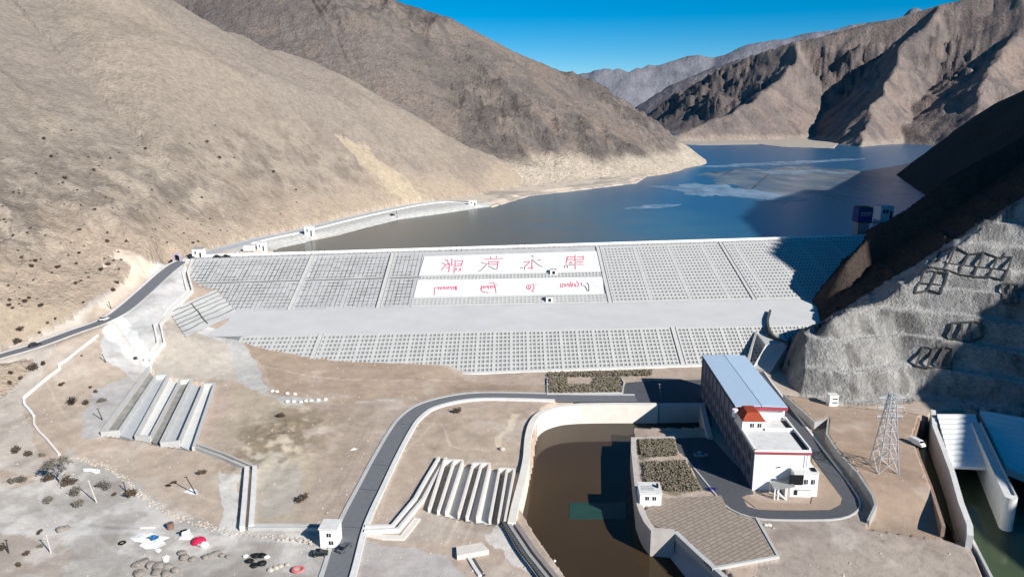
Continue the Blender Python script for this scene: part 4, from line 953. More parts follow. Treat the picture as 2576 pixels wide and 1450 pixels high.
for x, z in ((.2, 3.2), (.7, 1.0)):
    f = MB().box((x, -2.36, z), (1.1, .1, 1.0)).build("window", GLASS, t); MB().box((x, -2.43, z), (.08, .05, 1.0)).build("frame", WPAINT, f)
def tall_hut(px, py, label, w, d, h, **k):
    c = hit(px, py); return hut("hut", label, "hut", (c[0], c[1] + d / 2, c[2]), w, d, h, **k)
tall_hut(497, 650, "white flat roofed hut at the left end of the dam crest", 5.6, 5, 5.2, roof=GREYC)
tall_hut(657, 632, "white hut beside the white tank on the lakeside quay", 4.6, 4.5, 5.0, wins=1)
tall_hut(777, 595, "lone white hut standing halfway along the lakeside road", 5.4, 5, 6.4)
tall_hut(1189, 519, "small white hut at the far end of the lakeside quay", 6.6, 5, 4.4)
t = thing("water_tank", "white tank lying between rubble and the hut on the quay", "tank", hit(625,636))
MB().tube((-3.0, 2, 1.9), (3.0, 2, 1.9), 1.9, 1.9, 14).build("tank_body", WPAINT, t)
for x in (-2, 2): MB().box((x, 2, -.6), (.6, 3, 1.0)).build("saddle", GREYC, t)
t = thing("tunnel_portal", "small mauve arched tunnel portal left of the dam crest", "portal", hit(447,658))
mb = MB(); n = 10
for i in range(n):
    a, b = math.pi * i / n, math.pi * (i + 1) / n
    mb.hexa([(r * math.cos(q_), 1.2, 2.2 + r * math.sin(q_)) for q_, r in ((a, 1.5), (b, 1.5), (b, 2.3), (a, 2.3))], [(r * math.cos(q_), -1.0, 2.2 + r * math.sin(q_)) for q_, r in ((a, 1.5), (b, 1.5), (b, 2.3), (a, 2.3))])
for s_ in (-1, 1): mb.box((s_ * 1.9, .1, -.8), (.8, 2.2, 3.0))
mb.build("arch", mat("mauve_stone", (170,160,172), .8), t); MB().box((0, .9, -.8), (3.0, .4, 4.4)).build("opening", DARK, t)
c = (118.5, 268, 2.6)
c = tuple(np.array(U(2097,1021,2.6)) + np.array((0, 1.5, 0)))
t = thing("cabin", "small white cabin with dark slots at the foot of the grey cut slope", "cabin", c)
MB().box((0, 0, -.6), (3.2, 3, 4.6)).build("wall", WPAINT, t); MB().box((0, 0, 4.002), (3.5, 3.3, .25)).build("roof", WHITE, t)
for z in (1.2, 2.7): MB().box((.35, -1.53, z), (1.9, .08, .4)).build("slot", DARK, t)
MB().box((2.9, .2, -.6), (2.2, 2.2, 1.5)).build("base_block", GREYC, t)
# valve huts on the dam face
for px, py, lab in ((1392,688,"small white valve hut with black opening between the two sign boards"), (1382,757,"small white valve hut with black openings below the lower sign board")):
    x, w = face_xy(UP, px, py); p = UP(x, w)
    t = thing("valve_hut", lab, "hut", p); MB().box((0, 0, -1.5), (3.6, 3.0, 3.9)).build("wall", WPAINT, t)
    MB().box((.1, -1.53, .1), (1.5, .1, 1.7)).build("opening", DARK, t); MB().box((0, 0, 2.402), (4.0, 3.4, .25)).build("roof", CONC, t)
# intake tower in the lake
q = U(2171,592,26)
t = thing("intake_tower", "dark blue intake cabin with a white sign band standing in the shaded lake", "tower", q)
MB().box((0, 4, -14), (7.6, 7, 23)).build("pillar", GREYC, t); cb = MB().box((0, 4, 9.002), (9.6, 9, 9.6)).build("cabin_wall", mat("blue_cladding", (40,66,128), .6, var=.06), t)
MB().box((0, 4, 18.6), (9.0, 8.4, .8)).build("roof", JOINT, t)
sb = MB().box((.4, -.56, 13.6), (7.0, .1, 2.4)).build("sign_band", mat("pale_sign", (176,180,190), .6), cb)
mb = MB()
for i, ww in enumerate((.5, .8, .6, .9, .4, .8, .7)): mb.box((-2.5 + i * .95, -.64, 14.0 + .1 * (i % 2)), (ww, .06, 1.5 - .3 * (i % 3)))
mb.build("sign_mark", mat("navy_paint", (24,34,70), .6), sb)
MB().beam((4.4, 4, 8.4), (40, 14, 8.4), 2.4, .8).build("footbridge", CONC, t)
q = U(2222,548,27)
t = hut("bank_house", "pale flat roofed house on the shaded bank behind the intake tower", "house", q, 10.5, 9, 9.5, .1, wins=2)
# concrete block and chute at the right foot of the dam
t = thing("outlet_block", "pale concrete outlet block with a black shaded side at the right foot of the dam", "block", U(1940,860,6))
top = [U(*p, 8) for p in ((1904,838),(1966,836),(1985,861),(1926,866))]
lp(MB().hexa([(*p[:2], -2) for p in top][::-1], top[::-1]), t).build("block_wall", CONC, t)
lp(MB().hexa([(*U(*p, 0)[:2], -3) for p in ((1893,925),(1938,935))] + [(*p[:2], -3) for p in (top[2], top[3])], [U(1893,925,.3), U(1938,935,.3), (*top[2][:2], 7.8), (*top[3][:2], 7.8)]), t).build("chute", CONC, t)
lp(MB().wall([(*U(x, y, 8)[:2], z) for x, y, z in ((1902,838,9.0),(1878,890,2.2))], .8, 6), t).build("side_wall", GREYC, t)
wall_thing("curved_wall", "black curved wall sweeping round the right end of the dam berm", "wall", spline([U(x, y, z) for x, y, z in ((1938,778,12.5),(1932,800,12),(1935,825,11),(1950,845,9.5),(1984,861,8.5))], 4), 1.0, 4.5, JOINT)
# ------------------------------------------------------------------ vehicles
CARMAT = {k: mat("car_paint_" + k, c, 0.3, 0.1, var=0.02, spec=0.5) for k, c in (("black", (26,27,30)), ("white", (226,226,224)), ("grey", (96,98,102)), ("silver", (150,154,160)))}
TYRE = mat("rubber", (24,24,25), .9); RIM = mat("rim_metal", (150,150,152), .4, .6)
def car(label, c, rz, paint, kind="car", L=4.5, W=1.85, Hh=1.5):
    t = thing("parked_" + kind, label, kind, c, rz)
    def loft(secs):
        mb = MB()
        for (x0, a0, b0, w0, v0), (x1, a1, b1, w1, v1) in zip(secs[:-1], secs[1:]):
            mb.hexa([(x0, -w0, a0), (x1, -w1, a1), (x1, w1, a1), (x0, w0, a0)], [(x0, -v0, b0), (x1, -v1, b1), (x1, v1, b1), (x0, v0, b0)])
        return mb
    h, l = W / 2, L / 2
    if kind == "van":
        loft([(-l, .35, 1.9, h * .95, h * .85), (-l * .55, .3, 2.0, h, h * .9), (l * .5, .3, 2.0, h, h * .9), (l * .78, .3, 1.15, h, h * .9), (l, .35, .95, h * .92, h * .85)]).build("body", paint, t)
        MB().hexa([(l * .53, -h * .85, 1.3), (l * .76, -h * .85, 1.2), (l * .76, h * .85, 1.2), (l * .53, h * .85, 1.3)], [(l * .51, -h * .8, 1.9), (l * .56, -h * .8, 1.86), (l * .56, h * .8, 1.86), (l * .51, h * .8, 1.9)]).build("windscreen", GLASS, t)
    else:
        loft([(-l, .4, .85, h * .85, h * .8), (-l * .85, .28, .95, h, h * .9), (l * .45, .28, .95, h, h * .9), (l * .9, .3, .8, h, h * .88), (l, .4, .65, h * .85, h * .8)]).build("body", paint, t)
        loft([(-l * .82, .94, 1.0, h * .86, h * .8), (-l * .55, .94, Hh, h * .88, h * .7), (l * .08, .94, Hh, h * .88, h * .7), (l * .45, .94, .98, h * .86, h * .8)]).build("cabin", GLASS, t)
        MB().box((-l * .23, 0, Hh + .01), (L * .29, W * .66, .05)).build("roof", paint, t)
    for x in (-l * .62, l * .62):
        for s_ in (-1, 1):
            w = MB().tube((x, s_ * (h - .18), .33), (x, s_ * (h + .02), .33), .33, .33, 12).build("wheel", TYRE, t); MB().tube((x, s_ * (h + .021), .33), (x, s_ * (h + .04), .33), .19, .19, 10).build("rim", RIM, w)
    return t
def road_at(line, px):
    j = min(range(1, len(line) - 1), key=lambda i: abs(project(line[i])[0] - px)); p, q = np.array(line[j - 1]), np.array(line[j + 1])
    return tuple(line[j]), math.atan2(q[1] - p[1], q[0] - p[0])
p, a = road_at(r_hill, 88); car("black car driving along the hillside road at the left edge", (p[0], p[1], p[2] + .17), a, CARMAT["black"], L=5)
p, a = road_at(r_hill, 257); car("white car on the bend of the hillside road", (p[0] - .5, p[1] + 1, p[2] + .17), a, CARMAT["white"])
p, a = road_at(r_hill, 478); car("black car parked by the white hut at the left end of the crest", (p[0], p[1], p[2] + .17), a, CARMAT["black"])
p = hit(806, 1396); car("black car parked on the gravel below the white guard house", (p[0], p[1], p[2] + .05), .15, CARMAT["black"], L=3.9)
p = U(868,1380,.3); car("grey car on the road beside the white guard house", (p[0], p[1], p[2]), 1.15, CARMAT["grey"], L=4.8)
p = U(1763,1147,.13); car("silver car in the shadow between garden and powerhouse", p, .1, CARMAT["silver"])
p = U(2308,1118,2.6); car("white van parked nose down at the edge of the dry trench", (p[0] - .2, p[1], p[2] + .1), -1.25, CARMAT["white"], "van", 5.4, 2.0)
for px, lab in ((567,"dark car first in line behind the left end of the crest"), (588,"dark car second in line behind the left end of the crest")):
    x = (px - 1288) / F * 430; q = LC(x); car(lab, (q[0], q[1] + 4, q[2] + .06), .17, CARMAT["black"])
p = hit(992, 545); car("dark car standing by the lone lamp post on the quay", (p[0] - 1.5, p[1], p[2] + .15), .9, CARMAT["black"])
# ------------------------------------------------------------------ posts, pylon
WOOD = mat("pale_post_wood", (196,190,180), .9, var=.1); DWOOD = mat("dark_post_wood", (58,54,50), .9, var=.2)
def pole(label, foot, top, m, r=.16, name="pole"):
    f = hit(*foot); h_ = max(1.5, (foot[1] - top[1]) / F * math.hypot(f[1], H - f[2]) * 1.05); lean = (top[0] - foot[0]) / max(1, foot[1] - top[1]) * h_
    t = thing(name, label, "pole", f); MB().tube((0, 0, -.5), (lean, 0, h_), r * 1.2, r * .7, 8).build("shaft", m, t); MB().beam((lean - .5, 0, h_ * .96), (lean + .5, 0, h_ * .96), .14, .14).build("crossbar", m, t); return t
for lab, f, tp, m in (("leaning pale pole between dark bushes on the gravel flats", (244,1263), (231,1207), WOOD), ("straight pale pole near the bottom left corner", (129,1392), (124,1345), WOOD), ("short dark pole nearest the bottom left corner", (22,1391), (21,1357), DWOOD),
    ("leaning dark pole above a pale sheet left of the white upright channel", (495,1242), (474,1197), DWOOD), ("thin dark pole by the brown patch right of the white boundary wall", (268,914), (260,893), DWOOD), ("dark pole standing just left of the left fish ladder", (259,1058), (250,1029), DWOOD), ("thin dark pole at the inside edge of the hillside road", (281,779), (276,761), DWOOD), ("stubby dark pole on the rubble edge beside a dark bush", (317,1235), (314,1212), DWOOD)):
    pole(lab, f, tp, m)
pole("lamp pole standing alone on the lakeside quay", (1000,549), (998,532), DWOOD, .2, "lamp_pole")
t = pole("tall pole at the corner of the dark yard left of the powerhouse", (1662,1008), (1657,974), STEEL, .12, "lamp_pole")
pole("upper thin pole beside the curved retaining wall", (2095,1155), (2095,1113), STEEL, .1); pole("lower thin pole beside the curved retaining wall", (2137,1210), (2137,1170), STEEL, .1)
for i, px in enumerate((1627, 1655)):
    f = U(px, 1101, 1.5); t = thing("railing_post", ("left" if i == 0 else "right") + " slim post on the wall at the top of the garden", "post", f); MB().tube((0, 0, 0), (0, 0, 2.0), .09, .07, 6).build("shaft", STEEL, t); MB().box((0, 0, 2.0), (.3, .3, .15)).build("cap", STEEL, t)
lamp0 = None
for px in (757, 773, 789, 806, 820, 922, 1101, 1131, 1145, 1158, 1172, 1302, 1320, 1338):
    x = (px - 1288) / F * 428; q = LC(x) + np.array((0, 1.0, .05))
    if lamp0 is None:
        lamp0 = thing("crest_lamp", "thin dark lamp post on the railing of the dam crest", "lamp post", tuple(q), 0, "lamp posts along the dam crest")
        MB().tube((0, 0, 0), (0, 0, 3.4), .13, .08, 6).build("shaft", DWOOD, lamp0); MB().beam((0, 0, 3.35), (.1, 1.1, 3.5), .12, .12).build("lamp_arm", DWOOD, lamp0)
    else: dup(lamp0, tuple(q))
f = U(2222,1180,2.5); py = thing("lattice_pylon", "tall grey lattice power pylon on the brown terrace", "pylon", f)
PYL = mat("weathered_zinc", (188,190,192), .6, .2, var=.06)
def leg(s, z): r = 2.7 * (1 - z / 27.0) + .45; return Vector((s[0] * r, s[1] * r, z))
cs = [(-1, -1), (1, -1), (1, 1), (-1, 1)]; lv = [0, 5, 9.5, 13.5, 17, 20, 22.5, 25]
for s_ in cs: MB().beam(leg(s_, -1), leg(s_, 25), .3, .3).build("leg", PYL, py)
for k in range(4):
    mb = MB(); a, b = cs[k], cs[(k + 1) % 4]
    for z0, z1 in zip(lv[:-1], lv[1:]): mb.beam(leg(a, z0), leg(b, z1), .16, .16); mb.beam(leg(b, z0), leg(a, z1), .16, .16); mb.beam(leg(a, z1), leg(b, z1), .16, .16)
    mb.build("bracing", PYL, py)
for z in (17.5, 20.5, 23.5):
    ar = MB().beam((-4.0, 0, z), (4.0, 0, z), .3, .3).beam((-4.0, 0, z), (0, 0, z + 1.3), .16, .16).beam((4.0, 0, z), (0, 0, z + 1.3), .16, .16).build("cross_arm", PYL, py)
    for s_ in (-1, 1): MB().tube((s_ * 3.8, 0, z - 1.3), (s_ * 3.8, 0, z - .1), .16, .16, 6).build("insulator", GREYC, ar)
# ------------------------------------------------------------------ bushes, tree
LEAFD = mat("dry_brown_leaf", (86,74,62), .9, var=.3, scale=1.2); LEAFG = mat("grey_olive_leaf", (112,108,98), .9, var=.3, scale=1.2); TWIG = mat("twig_bark", (78,66,56), .9)
def leaf_cloud(rng, n, rx, ry, rz_, size, lumps=5):
    mb = MB(); C_ = [(rng.gauss(0, .32) * rx, rng.gauss(0, .32) * ry, (.25 + .55 * rng.random()) * rz_) for _ in range(lumps)]
    for _ in range(n):
        c = rng.choice(C_); k = .55
        p = Vector((c[0] + rng.gauss(0, k * rx * .45), c[1] + rng.gauss(0, k * ry * .45), max(.03, c[2] + rng.gauss(0, rz_ * .2))))
        u = Vector((rng.gauss(0, 1), rng.gauss(0, 1), rng.gauss(0, 1))).normalized(); v = u.orthogonal().normalized(); s = size * rng.uniform(.6, 1.4)
        mb.add([p - u * s, p + v * s * .6, p + u * s, p - v * s * .6], [(0, 1, 2, 3)])
    return mb
def bush(label, c, r, m=None, seed=0, flat=.7, cat="bush", group=None, name="bush"):
    rng = random.Random(seed); t = thing(name, label, cat, c, rng.random() * 6, group)
    leaf_cloud(rng, int(260 + 90 * r), r, r * .9, r * flat * 1.9, .15 + .05 * r).build("foliage", m or LEAFD, t)
    mb = MB()
    for k in range(4):
        a = rng.random() * 6.28; mb.tube((0, 0, -.3), (math.cos(a) * r * .5, math.sin(a) * r * .5, r * flat), .07, .03, 5)
    mb.build("stem", TWIG, t); return t
BUSH = [(54,846,1.9,"round dark bush above the hillside road near the left edge"), (46,861,2.1,"wide dark bush just above the black car on the hillside road"), (100,839,.9,"small dark bush beside the hillside road between two larger bushes"), (121,824,.9,"small dark bush under the rocky slope near the hillside road"),
 (84,927,2.6,"wide dark bush below the hillside road left of the white boundary wall"), (106,918,1.6,"round bush touching the wide dark bush below the hillside road"), (28,941,1.3,"small bush nearest the left edge below the hillside road"), (52,953,1.3,"small bush lowest of three near the left edge"), (24,964,1.3,"dark block shaped bush at the left edge below the road"),
 (156,967,1.3,"round dark bush just right of the white boundary wall"), (340,904,1.2,"lone dark bush beside the upper zigzag channel"), (205,894,.6,"tiny dark bush near the top of the white boundary wall"), (228,976,.8,"tiny dark bush in the middle of the brown patch"), (242,987,1.0,"small dark bush just above the big dark thicket"),
 (284,733,1.5,"dark bush on the bare sand above the hillside road"), (296,717,1.4,"round dark bush highest on the bare sand above the road"), (140,811,1.1,"dark bush below the mottled rock outcrop"), (210,762,.9,"small bush on the mottled rock outcrop"),
 (182,1017,3.0,"big dark thicket mound left of the left fish ladder"), (214,1016,1.7,"dark bush leaning on the right side of the big thicket"), (257,1008,1.7,"grey twiggy bush right of the big dark thicket"),
 (46,1137,2.0,"left dark bush of a pair on the sand near the left edge"), (71,1145,1.7,"right dark bush of a pair on the sand near the left edge"), (105,1146,1.4,"pale grey bush beside the pair of dark bushes"), (28,1215,1.7,"grey bush at the left edge beside the gravel flats"), (52,1212,2.1,"tall grey bush near the left edge of the gravel flats"),
 (122,1207,2.3,"dark bush at the left foot of the bare tree"), (171,1218,2.6,"wide dark bush at the right foot of the bare tree"), (187,1246,2.6,"wide grey bush below the bare tree"), (264,1230,2.5,"domed grey bush right of the leaning pale pole"), (326,1244,2.6,"wide dark bush touching the rubble edge"), (288,1243,.8,"tiny black bush between the domed and the wide dark bush"), (124,1264,1.9,"pale smudged bush at the lower edge of the scrub"), (194,1273,2.0,"faint grey bush lowest of the scrub on the gravel"),
 (511,1189,1.5,"round brown bush near the bend of the straight channel"), (424,1224,.8,"small brown bush left of the leaning dark pole"), (440,1213,.8,"small dark bush above the brown one left of the leaning pole"), (712,1048,1.7,"dark bush on the yellow rough mound above the upright channel"), (760,1256,2.0,"dark brown bush on the lower end of the rough mound"), (1150,1037,2.0,"flat dark brown bush inside the curve of the main road"),
 (98,1343,1.0,"small dark bush above the straight pale pole"), (66,1394,1.1,"dark bush between the two poles at the bottom left"), (102,1376,.9,"small round bush just left of the straight pale pole"), (4,1381,1.3,"dark bush cut by the left edge near the bottom"), (46,1422,1.0,"lowest small bush in the bottom left corner")]
for i, (px, py, r, lab) in enumerate(BUSH):
    bush(lab, hit(px, py + 2), r * .85, LEAFG if "grey" in lab or "pale" in lab else LEAFD, 100 + i, .55)
f = hit(152, 1216); tr = thing("bare_tree", "bare grey twiggy tree rising from bushes on the gravel flats", "tree", f)
rng = random.Random(5); mb = MB().tube((0, 0, -.5), (.1, 0, 3.0), .32, .24, 8); tips = []
def grow(p, d, l, r, n):
    q = p + d * l; mb.tube(p, q, r, r * .6, 5)
    if n == 0: tips.append(q); return
    for _ in range(3): grow(q, (d + Vector((rng.gauss(0, .5), rng.gauss(0, .5), rng.gauss(.15, .3)))).normalized(), l * .72, r * .58, n - 1)
for k in range(5): grow(Vector((.1, 0, 2.8)), Vector((math.cos(k * 1.26) * .75, math.sin(k * 1.26) * .75, .9)).normalized(), 2.1, .17, 3)
mb.build("trunk", mat("pale_bark", (150,144,136), .9), tr)
mb = MB()
for q in tips:
    for _ in range(5):
        d = Vector((rng.gauss(0, .5), rng.gauss(0, .5), rng.gauss(.3, .4))); mb.beam(q, q + d, .05, .05)
        p = q + d * rng.random(); mb.add([p + Vector((rng.gauss(0, .16), rng.gauss(0, .16), rng.gauss(0, .16))) for _ in range(3)], [(0, 1, 2)])
mb.build("crown", LEAFG, tr)
# scrub on the hillside: three kinds of cushion copied over the slope
SCR = []
for k in range(3):
    t = bush("small dark scrub bush dotted on the pale scree hillside", (0, 0, 0), 1.0, LEAFD, 900 + k, .6, "scrub bush", "scrub bushes on the left hillside", "scrub_bush"); SCR.append(t)
rng = random.Random(11); pts = []
while len(pts) < 130:
    px, py = rng.uniform(0, 760), rng.uniform(250, 830)
    d = (py - 250) / 580 * (1 - px / 1400)
    if rng.random() < d ** 1.2 and py < 815 - max(0, px - 0) * 0.38: pts.append((px, py))
HP = hits(pts)
for i, p in enumerate(HP):
    s = rng.choice((.4, .5, .55, .6, .7, .9, 1.2)); s *= 1.0 if p[1] < 520 else 1.15
    if i < 3: SCR[i].location = p; SCR[i].scale = (s, s, s)
    else: dup(SCR[i % 3], p, rng.random() * 6, None, (s, s, s))
# ------------------------------------------------------------------ stones, sheets and rubbish
STONE = mat("pale_stone", (186,176,162), .95, var=.15, scale=.8, bump=.5); WST = mat("white_stone", (222,220,214), .9, var=.05); BRS = mat("brown_boulder", (136,129,120), .95, var=.2, scale=.7, bump=.6); BLK = mat("black_plastic", (26,27,28), .5, var=.3)
def rock(mb, c, r, rng, sq=.7, n=2):
    bm = bmesh.new(); bmesh.ops.create_icosphere(bm, subdivisions=n, radius=1.0); k = [Vector((rng.gauss(0, 1), rng.gauss(0, 1), rng.gauss(0, 1))).normalized() for _ in range(7)]
    for v in bm.verts:
        d = v.co.normalized(); s = 1.0
        for a in k: s = min(s, .78 / max(.3, d.dot(a)) if d.dot(a) > .78 else s)
        v.co = d * s * rng.uniform(.93, 1.05)
    mb.add([(c[0] + v.co.x * r, c[1] + v.co.y * r * .9, c[2] + v.co.z * r * sq) for v in bm.verts], [tuple(v.index for v in f.verts) for f in bm.faces]); bm.free(); return mb
rng = random.Random(21); ms = None
for i, (px, py) in enumerate(((685,986),(697,987),(723,993),(742,993),(723,1012),(739,1012),(757,1012),(770,1011),(783,1010),(801,1009),(819,1008))):
    p = hit(px, py)
    if ms is None: ms = tag(rock(MB(), (0, 0, .35), .95, rng, .6).build("marker_stone", WST), "white painted stone marking the edge of the pale track", "stone", "white stones along the pale track"); ms.location = p
    else: o = ms.copy(); COL.objects.link(o); o.location = p; o.rotation_euler = (0, 0, rng.random() * 6)
def heap(name, label, cat, rows, m, seed):
    rng = random.Random(seed); p0 = hit(*rows[0][:2]); mb = MB(); t = thing(name, label, cat, p0)
    for px, py, r in rows:
        p = hit(px, py); r *= .8; b = MB(); rock(b, (p[0] - p0[0], p[1] - p0[1], p[2] - p0[2] + r * .2), r, rng, rng.uniform(.5, .75)); b.build("rock", m, t)
    return t
heap("rock_heap", "heap of large brown boulders at the bottom edge of the gravel", "rocks", [(345,1422,1.8),(362,1418,2.2),(380,1428,2.0),(402,1430,2.3),(425,1432,2.0),(442,1440,1.6),(395,1444,2.0),(350,1446,2.0),(418,1448,1.8)], BRS, 31)
heap("rock_heap", "brown boulder with long shadow left of the ridge of rubble", "rocks", [(459,1392,1.7),(464,1406,1.7),(485,1408,1.5)], BRS, 32)
heap("rock_heap", "low ridge of brown rubble between the boulder and the black rubbish", "rocks", [(516,1404,1.3),(530,1400,1.5),(546,1396,1.6),(558,1400,1.2),(574,1404,1.0)], BRS, 33)
heap("rock_heap", "grey rubble pile right of the black rubbish heap", "rocks", [(680,1436,1.2),(694,1432,1.0),(706,1428,1.0),(722,1422,.8)], STONE, 34)
heap("rock_heap", "pale rock pile on the shore road left of the water tank", "rocks", [(596,640,1.5),(606,638,1.3),(616,643,1.2),(640,642,1.4)], STONE, 35)
heap("boulder", "rounded boulder on pale sand between the road and the pool", "boulder", [(1262,1132,1.6)], STONE, 36)
heap("boulder", "dark half buried boulder on the gravel flats", "boulder", [(154,1334,2.0),(166,1332,1.6)], BRS, 37)
t = thing("rubbish_heap", "black plastic rubbish heap on the gravel at the bottom", "rubbish", hit(640,1410)); p0 = t.location.copy(); rng = random.Random(41)
for px, py, r in ((618,1400,.8),(628,1412,1.2),(644,1402,1.4),(660,1400,1.2),(640,1424,1.2),(660,1418,1.3),(672,1404,.8)):
    p = hit(px, py); b = MB(); rock(b, (p[0] - p0[0], p[1] - p0[1], p[2] - p0[2] + .2), r, rng, .55); b.build("sack", BLK if r > .9 else WST, t)
def cloth(name, label, cat, poly, m, lift=.35, seed=0):
    rng = random.Random(seed); P = hits(poly); c = np.mean(np.array(P), 0); mb = MB(); n = len(P); vs = []; K = 4
    for i in range(n):
        for k in range(1, K + 1):
            q = np.array(P[i]) * (k / K) + c * (1 - k / K); vs.append((q[0], q[1], q[2] + .12 + lift * rng.random() * (1 - .6 * k / K)))
    vs.append((c[0], c[1], c[2] + .1 + lift)); fs = []
    for i in range(n):
        j = (i + 1) % n; fs.append((n * K, i * K, j * K))
        for k in range(K - 1): fs.append((i * K + k, i * K + k + 1, j * K + k + 1, j * K + k))
    mb.add(vs, fs); o = mb.build(name, m); md = o.modifiers.new("thick", 'SOLIDIFY'); md.thickness = .06
    return tag(o, label, cat)
cloth("tarpaulin", "crumpled white plastic tarpaulin around the blue one on the gravel", "tarpaulin", ((325,1355),(352,1346),(382,1342),(400,1350),(428,1354),(410,1362),(418,1370),(392,1380),(366,1384),(350,1374),(356,1366),(336,1364)), WPAINT, .9, 1)
o = cloth("tarpaulin", "small blue tarpaulin lying on the white one", "tarpaulin", ((374,1358),(388,1355),(402,1357),(400,1366),(384,1369),(374,1364)), mat("blue_plastic", (52,112,160), .5), .8, 2); o.location.z = 1.0
cloth("sheet", "white sheet lying on the gravel below the rubble edge", "sheet", ((208,1182),(224,1179),(252,1184),(252,1192),(240,1194),(226,1189),(210,1189)), WPAINT, .4, 3)
cloth("sheet", "white sheet under the leaning dark pole", "sheet", ((460,1240),(482,1231),(494,1234),(500,1246),(480,1244)), WPAINT, .4, 4)
cloth("sheet", "long thin white sheet above the tarpaulins", "sheet", ((350,1328),(372,1328),(392,1326),(390,1331),(368,1333),(352,1331)), WPAINT, .3, 5)
cloth("sheet", "small white sheet lying alone on the brown terrace left of the road", "sheet", ((880,1133),(890,1128),(900,1131),(892,1136)), WPAINT, .4, 6)
cloth("sheet", "white rag between the tarpaulin and the boulders", "sheet", ((388,1386),(402,1381),(408,1386),(398,1392),(392,1390)), WPAINT, .4, 7)
cloth("sheet", "white sheet spread over pale rocks at the bottom", "sheet", ((408,1404),(420,1396),(428,1400),(424,1414),(412,1418)), WPAINT, .6, 8)
cloth("tarpaulin", "dark blue tarpaulin at the corner of the garden bed", "tarpaulin", ((1772,1232),(1784,1228),(1806,1231),(1800,1237),(1784,1238)), mat("navy_plastic", (26,30,92), .5), .6, 9)
p = hit(500,1366); t = thing("parasol", "crimson parasol lying open beside a white bundle", "parasol", (p[0], p[1], p[2] + .1)); mb = MB(); n = 14
V_ = [(0, 0, 1.35)] + [(math.cos(i / n * 6.283) * r, math.sin(i / n * 6.283) * r, z) for r, z in ((.9, 1.15), (1.6, .7), (1.95, .1)) for i in range(n)]
mb.add(V_, [(0, 1 + i, 1 + (i + 1) % n) for i in range(n)] + [(1 + k * n + i, 1 + k * n + n + i, 1 + k * n + n + (i + 1) % n, 1 + k * n + (i + 1) % n) for k in range(2) for i in range(n)]); mb.build("canopy", mat("crimson_cloth", (190,34,74), .7), t, smooth=True)
MB().tube((0, 0, 0), (0, 0, 1.6), .05, .05, 6).build("shaft", WPAINT, t)
p = hit(514,1374); t = thing("bundle", "round white bundle touching the crimson parasol", "bundle", p); rock(MB(), (0, 0, .6), 1.2, random.Random(51), .75, 3).build("sack", WPAINT, t, smooth=True); rock(MB(), (-1.2, .4, .3), .7, random.Random(52), .7).build("sack", WPAINT, t)
p = hit(468,1354); t = thing("bundle", "upright white bundle with black top on the gravel", "bundle", p); MB().hexa([(-1, -.8, -.3), (1.2, -.8, -.3), (1.3, .8, -.3), (-1, .8, -.3)], [(-.9, -.5, 1.7), (1.0, -.5, 2.3), (1.1, .5, 2.3), (-.9, .5, 1.7)]).build("sack", WPAINT, t, bevel=.2); MB().beam((-1.1, -.4, 2.0), (.6, -.4, 2.5), .5, .3).build("cover", BLK, t); MB().box((.1, -.2, -.4), (3.2, 1.6, .7)).build("base", WST, t)
p = hit(429,1328); t = thing("barrel", "rusty round barrel lying below the rubble edge", "barrel", p); MB().tube((0, 0, -.2), (0, 0, 1.6), .95, .95, 16).build("barrel_body", mat("rusty_steel", (126,98,88), .8, var=.2), t, bevel=.05); MB().tube((0, 0, 1.601), (0, 0, 1.68), .8, .8, 16).build("lid", mat("rust_lid", (112,86,78), .8), t)
p = hit(308,1369); t = thing("tyre", "black old tyre lying on the gravel left of the tarpaulins", "tyre", p); mb = MB(); n = 16
vs = [(math.cos(i / n * 6.283) * (.75 + .25 * math.cos(j / 6 * 6.283)), math.sin(i / n * 6.283) * (.75 + .25 * math.cos(j / 6 * 6.283)), .25 + .22 * math.sin(j / 6 * 6.283)) for i in range(n) for j in range(6)]
mb.add(vs, [(i * 6 + j, ((i + 1) % n) * 6 + j, ((i + 1) % n) * 6 + (j + 1) % 6, i * 6 + (j + 1) % 6) for i in range(n) for j in range(6)]); mb.build("tyre_ring", TYRE, t, smooth=True)
p = hit(750,1436); t = thing("hoop", "pale red ring lying on the gravel at the bottom", "ring", p); t.scale = (1.7, 1.5, 1.2)
me = bpy.data.meshes["tyre_ring"].copy(); me.materials.clear(); me.materials.append(mat("faded_red", (206,110,110), .7)); o = bpy.data.objects.new("ring", me); COL.objects.link(o); o.parent = t
p = U(1395,1411,-6); t = thing("buoy", "small white buoy floating on the brown pool", "buoy", p); rock(MB(), (0, 0, .15), .45, random.Random(61), .9, 2).build("float", WPAINT, t, smooth=True); MB().tube((0, 0, .4), (0, 0, .9), .06, .06, 6).build("mast", STEEL, t)
mb = MB(); mb.prism([U(x, y, -5.95)[:2] for x, y in ((1434,1263),(1573,1262),(1575,1304),(1432,1305))], -6.1, -5.93); tag(mb.build("teal_rectangle", mat("flat_teal", (38,68,60), .5, var=.15, scale=.2)), "dark teal flat rectangle lying on the brown pool", "mat")  # thin teal rectangle laid at the water surface
p = hit(1930,1322); heap("boulder", "white and black stones lying on the gravel beside the paving", "boulder", [(1926,1321,.7),(1935,1323,.9)], WST, 62)
